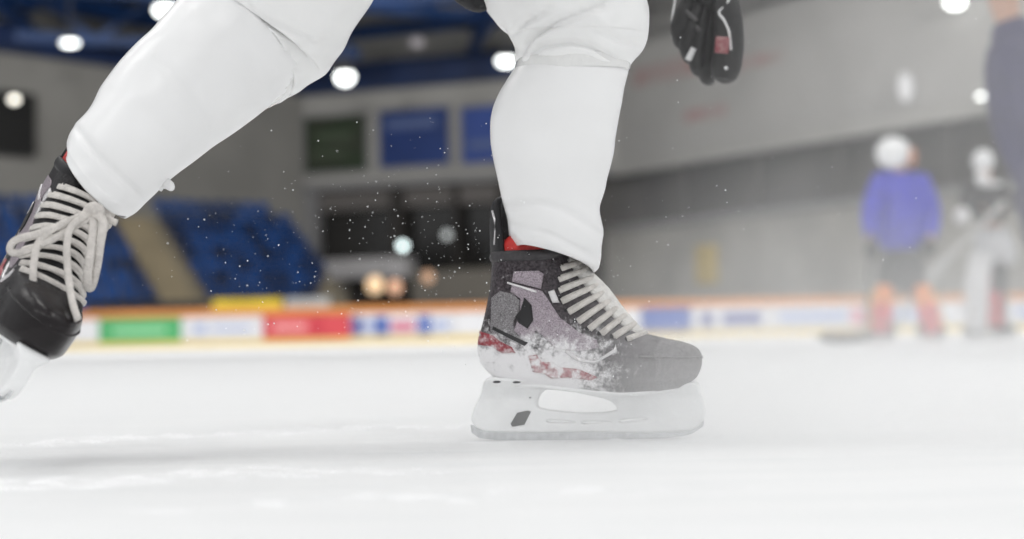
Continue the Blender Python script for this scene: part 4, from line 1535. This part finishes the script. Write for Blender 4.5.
g.skin('jersey', {'b': ((901, 256), (.27, .24)), 'm': ((900, 225), (.27, .22)), 'c': ((900, 192), (.25, .20)), 'n': ((899, 173), .10), 'sl': ((880, 184, -.05), .14), 'el': ((871, 214, -.1), .115), 'wl': ((873, 240, -.22), .085), 'sr': ((921, 184, .05), .14), 'er': ((931, 214, .05), .115), 'wr': ((929, 240, -.12), .085)},
       [('c', 'm'), ('m', 'b'), ('c', 'n'), ('c', 'sl'), ('sl', 'el'), ('el', 'wl'), ('c', 'sr'), ('sr', 'er'), ('er', 'wr')], 'c', M_BLUEJ, 'loose blue jersey')
g.skin('pants', {'w': ((901, 244), .20), 'p': ((901, 262), .21), 'a': ((889, 280), .14), 'b': ((886, 303, -.05), .10), 'a2': ((914, 280), .14), 'b2': ((919, 303, -.05), .10)}, [('w', 'p'), ('p', 'a'), ('a', 'b'), ('p', 'a2'), ('a2', 'b2')], 'p', M_DKP, 'dark padded pants')
h = g.ball('helmet', 893, 153, 0, (.175, .17, .165), M_HEL, 'round white helmet')
g.ball('helmet_ear', 893, 162, -.12, (.06, .05, .06), M_HEL, parent=h)
mb = MB()
mb.ball(g.p(911, 157, -.03), (.055, .08, .10))
mb.build('face_guard', mat('orange_face_guard', (.62, .24, .12), .5, var=.3, scale=20), g.root, label='orange side of the mask')
for a, b, c, e in (((885, 285, -.16), (883, 305, -.17), (880, 331, -.12), -1), ((921, 285, -.16), (926, 305, -.17), (934, 331, -.12), 1)):
    pd = g.tube('leg_pad', [a, ((a[0] + b[0]) / 2, (a[1] + b[1]) / 2, b[2]), b], [.07, .10, .105], M_ORANGE, 'orange upper leg pad', .6)
    g.tube('lower_pad', [b, ((c[0] + b[0]) / 2, (c[1] + b[1]) / 2, b[2]), c], [.105, .105, .085], M_REDP, 'red lower leg pad', .6, parent=pd)
    g.tube('pad_edge', [(a[0] + e * 8, a[1] + 3, -.13), (b[0] + e * 10, b[1], -.14), (c[0] + e * 9, c[1] - 3, -.12)], .028, M_YEL, 'yellow pad edge', parent=pd)
g.skate(884, 338, 0, -1)
g.skate(929, 338, 0, 1)
for px, py, dz in ((872, 250, -.28), (928, 248, -.2)):
    g.ball('glove', px, py, dz, (.075, .09, .10), M_DKP)
# his stick lying with its blade along the ice
def stick(label, pts_shaft, r, m, blade=None, mblade=None, mtop=None, paddle=None):
    o_ = Vector(blade[0]) if blade else Vector(pts_shaft[-1])
    root = empty('hockey_stick', (o_.x, o_.y, 0))
    tag(root, label, 'hockey stick')
    I = Matrix.Translation(-root.location)
    mb = MB()
    mb.bar(I @ pts_shaft[0], I @ pts_shaft[1], r, r * 1.4)
    mb.build('shaft', m, root, smooth=False, bevel=.006)
    if paddle:
        mb = MB()
        mb.bar(I @ paddle[0], I @ paddle[1], .035, .11)
        mb.build('paddle', m, root, smooth=False, bevel=.01)
    if blade:
        q = catmull([I @ b for b in blade], 5)
        n = len(q)
        rings = []
        for i, p in enumerate(q):
            hh = interp([(0, .045), (.2, .045), (.8, .05), (1, .025)], i / (n - 1))
            rings.append([p + Vector((0, y, z)) for y, z in ((-.014, -hh), (.014, -hh), (.014, hh), (-.014, hh))])
        mb = MB()
        mb.rings(rings)
        mb.build('blade', mblade, root, smooth=False)
        if mtop:
            mb = MB()
            mb.rings([[p + Vector((0, y, z)) for y, z in ((-.016, .035), (.016, .035), (.016, .085), (-.016, .085))] for p in q[1:-3]])
            mb.build('blade_top', mtop, root, smooth=False, label='tan upper edge of the blade')
    return root


def ice_at(px, d, z):
    return Vector((xf_(px, d), d, z))


stick('stick of the blue goalkeeper with its dark blade flat along the ice', [P(872, 232, 14.62), ice_at(864, 14.45, .10)], .028, M_DKP,
      [ice_at(869, 14.45, .075), ice_at(850, 14.40, .052), ice_at(832, 14.35, .052), ice_at(817, 14.30, .075)], M_DARK, M_STICKT)

# second player, white pads and a pale stick
f = Fig(16.2, 985, 336, 'player in a dark jersey and white helmet holding a pale stick across the body')
f.skin('body', {'pel': ((994, 238), .09), 'ch': ((988, 202), .14), 'nk': ((985, 180), .06), 'hd': ((984, 168), .085), 'cr': ((983, 158), .075), 'sl': ((974, 190, -.1), .06), 'el': ((963, 205, -.2), .05), 'wl': ((962, 214, -.32), .035), 'gl': ((963, 219, -.36), .04),
                'sr': ((1001, 190, .05), .06), 'er': ((1008, 212, -.05), .05), 'wr': ((1001, 212, -.25), .035), 'gr': ((996, 212, -.32), .04),
                'h1': ((986, 246), .075), 'k1': ((978, 286, -.08), .06), 'a1': ((979, 324), .05), 't1': ((976, 330, -.1), .035), 'h2': ((1002, 246), .075), 'k2': ((998, 288, .05), .06), 'a2': ((1000, 324, .1), .05), 't2': ((1004, 330, .05), .035)},
       [('pel', 'ch'), ('ch', 'nk'), ('nk', 'hd'), ('hd', 'cr'), ('ch', 'sl'), ('sl', 'el'), ('el', 'wl'), ('wl', 'gl'), ('ch', 'sr'), ('sr', 'er'), ('er', 'wr'), ('wr', 'gr'), ('pel', 'h1'), ('h1', 'k1'), ('k1', 'a1'), ('a1', 't1'), ('pel', 'h2'), ('h2', 'k2'), ('k2', 'a2'), ('a2', 't2')], 'pel', M_SKIN)
f.skin('jersey', {'b': ((991, 229), (.20, .18)), 'c': ((988, 198), (.19, .17)), 'n': ((985, 182), .09), 'sl': ((975, 192, -.08), .115), 'el': ((965, 205, -.18), .09), 'wl': ((963, 211, -.28), .07), 'sr': ((1001, 192, .05), .115), 'er': ((1007, 210, -.05), .09), 'wr': ((1002, 212, -.2), .07)},
       [('c', 'b'), ('c', 'n'), ('c', 'sl'), ('sl', 'el'), ('el', 'wl'), ('c', 'sr'), ('sr', 'er'), ('er', 'wr')], 'c', M_GREYJ, 'dark grey jersey')
f.skin('pants', {'w': ((993, 222), .16), 'p': ((995, 236), (.19, .17)), 'a': ((985, 254), .14), 'b': ((980, 274, -.06), .12), 'a2': ((1006, 252), .14), 'b2': ((1006, 268, .03), .12)}, [('w', 'p'), ('p', 'a'), ('a', 'b'), ('p', 'a2'), ('a2', 'b2')], 'p', M_SILV, 'silver white pants')
h = f.ball('helmet', 983, 161, 0, (.115, .13, .13), M_HEL, 'white helmet')
f.ball('chin_guard', 982, 178, -.08, (.075, .06, .07), M_HEL, 'white chin guard', parent=h)
f.ball('shoulder_trim', 990, 184, -.14, (.14, .05, .035), M_PADW, 'white shoulder trim')
pd = f.tube('leg_pad', [(981, 254, -.14), (977, 286, -.18), (977, 312, -.15), (978, 330, -.10)], [.12, .135, .125, .10], M_PADW, 'white leg pad', .6)
f.tube('pad_stripe', [(989, 258, -.14), (988, 290, -.18), (990, 326, -.12)], .025, M_REDP, 'red pad stripe', parent=pd)
f.tube('sock', [(1000, 262, .03), (998, 290, .02), (1000, 326, .06)], [.10, .10, .075], M_DKP)
f.tube('sock_stripe', [(996, 292, -.10), (998, 326, -.06)], [.05, .06], M_REDP, 'red sock front')
f.skate(978, 336, -.02, -1)
f.skate(1001, 336, .08, 1)
for px, py, dz, m in ((962, 216, -.36, M_PADW), (996, 212, -.34, M_DKP)):
    f.ball('glove', px, py, dz, (.085, .09, .10), m, 'white glove' if m is M_PADW else None)
stick('pale stick slanting across the dark jersey player', [P(1004, 202, 15.78), P(938, 268, 15.70)], .042, M_STICKW,
      [P(912, 297, 15.66), P(905, 308, 15.6), P(902, 318, 15.5), P(900, 326, 15.4)], M_STICKW, None, (P(945, 261, 15.71), P(911, 298, 15.66)))

# navy clad player at the right edge
n_ = Fig(7.3, 1055, 354, 'person in a navy tracksuit cut off by the right edge, chin bare')
n_.skin('body', {'pel': ((1060, 190), .11), 'ch': ((1028, 90), .13), 'nk': ((1010, 30), .055), 'hd': ((1003, -4), .085), 'cr': ((1003, -30), .085), 's1': ((1014, 62, -.15), .07), 'e1': ((1020, 135, -.2), .05), 'w1': ((1040, 195, -.25), .035), 'g1': ((1048, 214, -.27), .04),
                 's2': ((1030, 62, .18), .07), 'e2': ((1050, 140, .22), .05), 'w2': ((1068, 205, .1), .035), 'g2': ((1072, 225, .05), .04), 'h1': ((1056, 205, -.1), .09), 'k1': ((1062, 275, -.12), .075), 'a1': ((1090, 335, -.1), .05), 't1': ((1078, 345, -.14), .035),
                 'h2': ((1066, 205, .1), .09), 'k2': ((1072, 275, .12), .075), 'a2': ((1105, 335, .15), .05), 't2': ((1093, 345, .12), .035)},
        [('pel', 'ch'), ('ch', 'nk'), ('nk', 'hd'), ('hd', 'cr'), ('ch', 's1'), ('s1', 'e1'), ('e1', 'w1'), ('w1', 'g1'), ('ch', 's2'), ('s2', 'e2'), ('e2', 'w2'), ('w2', 'g2'), ('pel', 'h1'), ('h1', 'k1'), ('k1', 'a1'), ('a1', 't1'), ('pel', 'h2'), ('h2', 'k2'), ('k2', 'a2'), ('a2', 't2')], 'pel', M_SKIN)
n_.skin('jacket', {'b': ((1060, 200), (.17, .20)), 'm': ((1046, 150), (.17, .19)), 'c': ((1030, 88), (.17, .19)), 'n': ((1006, 14), .09), 's1': ((1009, 62, -.15), .135), 'e1': ((1013, 128, -.2), .115), 'w1': ((1036, 188, -.24), .085), 'v1': ((1043, 206, -.25), .06), 's2': ((1032, 66, .18), .115), 'e2': ((1050, 140, .22), .09), 'w2': ((1066, 200, .1), .07)},
        [('c', 'm'), ('m', 'b'), ('c', 'n'), ('c', 's1'), ('s1', 'e1'), ('e1', 'w1'), ('w1', 'v1'), ('c', 's2'), ('s2', 'e2'), ('e2', 'w2')], 'c', M_NAVY, 'navy jacket')
n_.skin('trousers', {'p': ((1060, 195), (.17, .18)), 'h1': ((1056, 215, -.1), .125), 'k1': ((1063, 275, -.12), .10), 'a1': ((1088, 325, -.1), .08), 'h2': ((1066, 215, .1), .125), 'k2': ((1074, 275, .12), .10), 'a2': ((1103, 325, .15), .08)}, [('p', 'h1'), ('h1', 'k1'), ('k1', 'a1'), ('p', 'h2'), ('h2', 'k2'), ('k2', 'a2')], 'p', M_NAVY, 'navy trousers')
n_.ball('helmet', 1003, -36, 0, (.13, .15, .12), M_DKP)
n_.skate(1088, 354, -.1, -1)
n_.skate(1103, 354, .15, -1)

#ARENA1#

# ------------------------------------------------------------------ light
w = bpy.data.worlds.new('world')
S.world = w
w.use_nodes = True
bg = w.node_tree.nodes['Background']
bg.inputs['Color'].default_value = (.97, .985, 1, 1)
bg.inputs['Strength'].default_value = .78


def area(loc, rot, size, power, name='unseen_hall_light'):
    l = bpy.data.lights.new(name, 'AREA')
    l.shape = 'RECTANGLE'
    l.size, l.size_y = size
    l.energy = power
    l.color = (1, .985, .96)
    o = bpy.data.objects.new(name, l)
    COL.objects.link(o)
    o.location = loc
    o.rotation_euler = rot
    return o


for x in (-7, 0, 7):
    for y in (-6, 3, 12):
        area((x, y, 10), (0, 0, 0), (4, 2), 140)
for x in (-18, -6, 6, 18):  # unseen lights added to brighten the far walls and boards
    area((x, 19, 11.5), (math.radians(78), 0, 0), (5, 2), 2500)

S.view_settings.view_transform = 'Standard'
S.view_settings.look = 'None'
S.view_settings.gamma = 1
S.view_settings.exposure = 0
S.view_settings.use_curve_mapping = False
cy = S.cycles
cy.max_bounces = 8
cy.volume_bounces = 3
cy.volume_step_rate = 1.0
cy.use_denoising = True
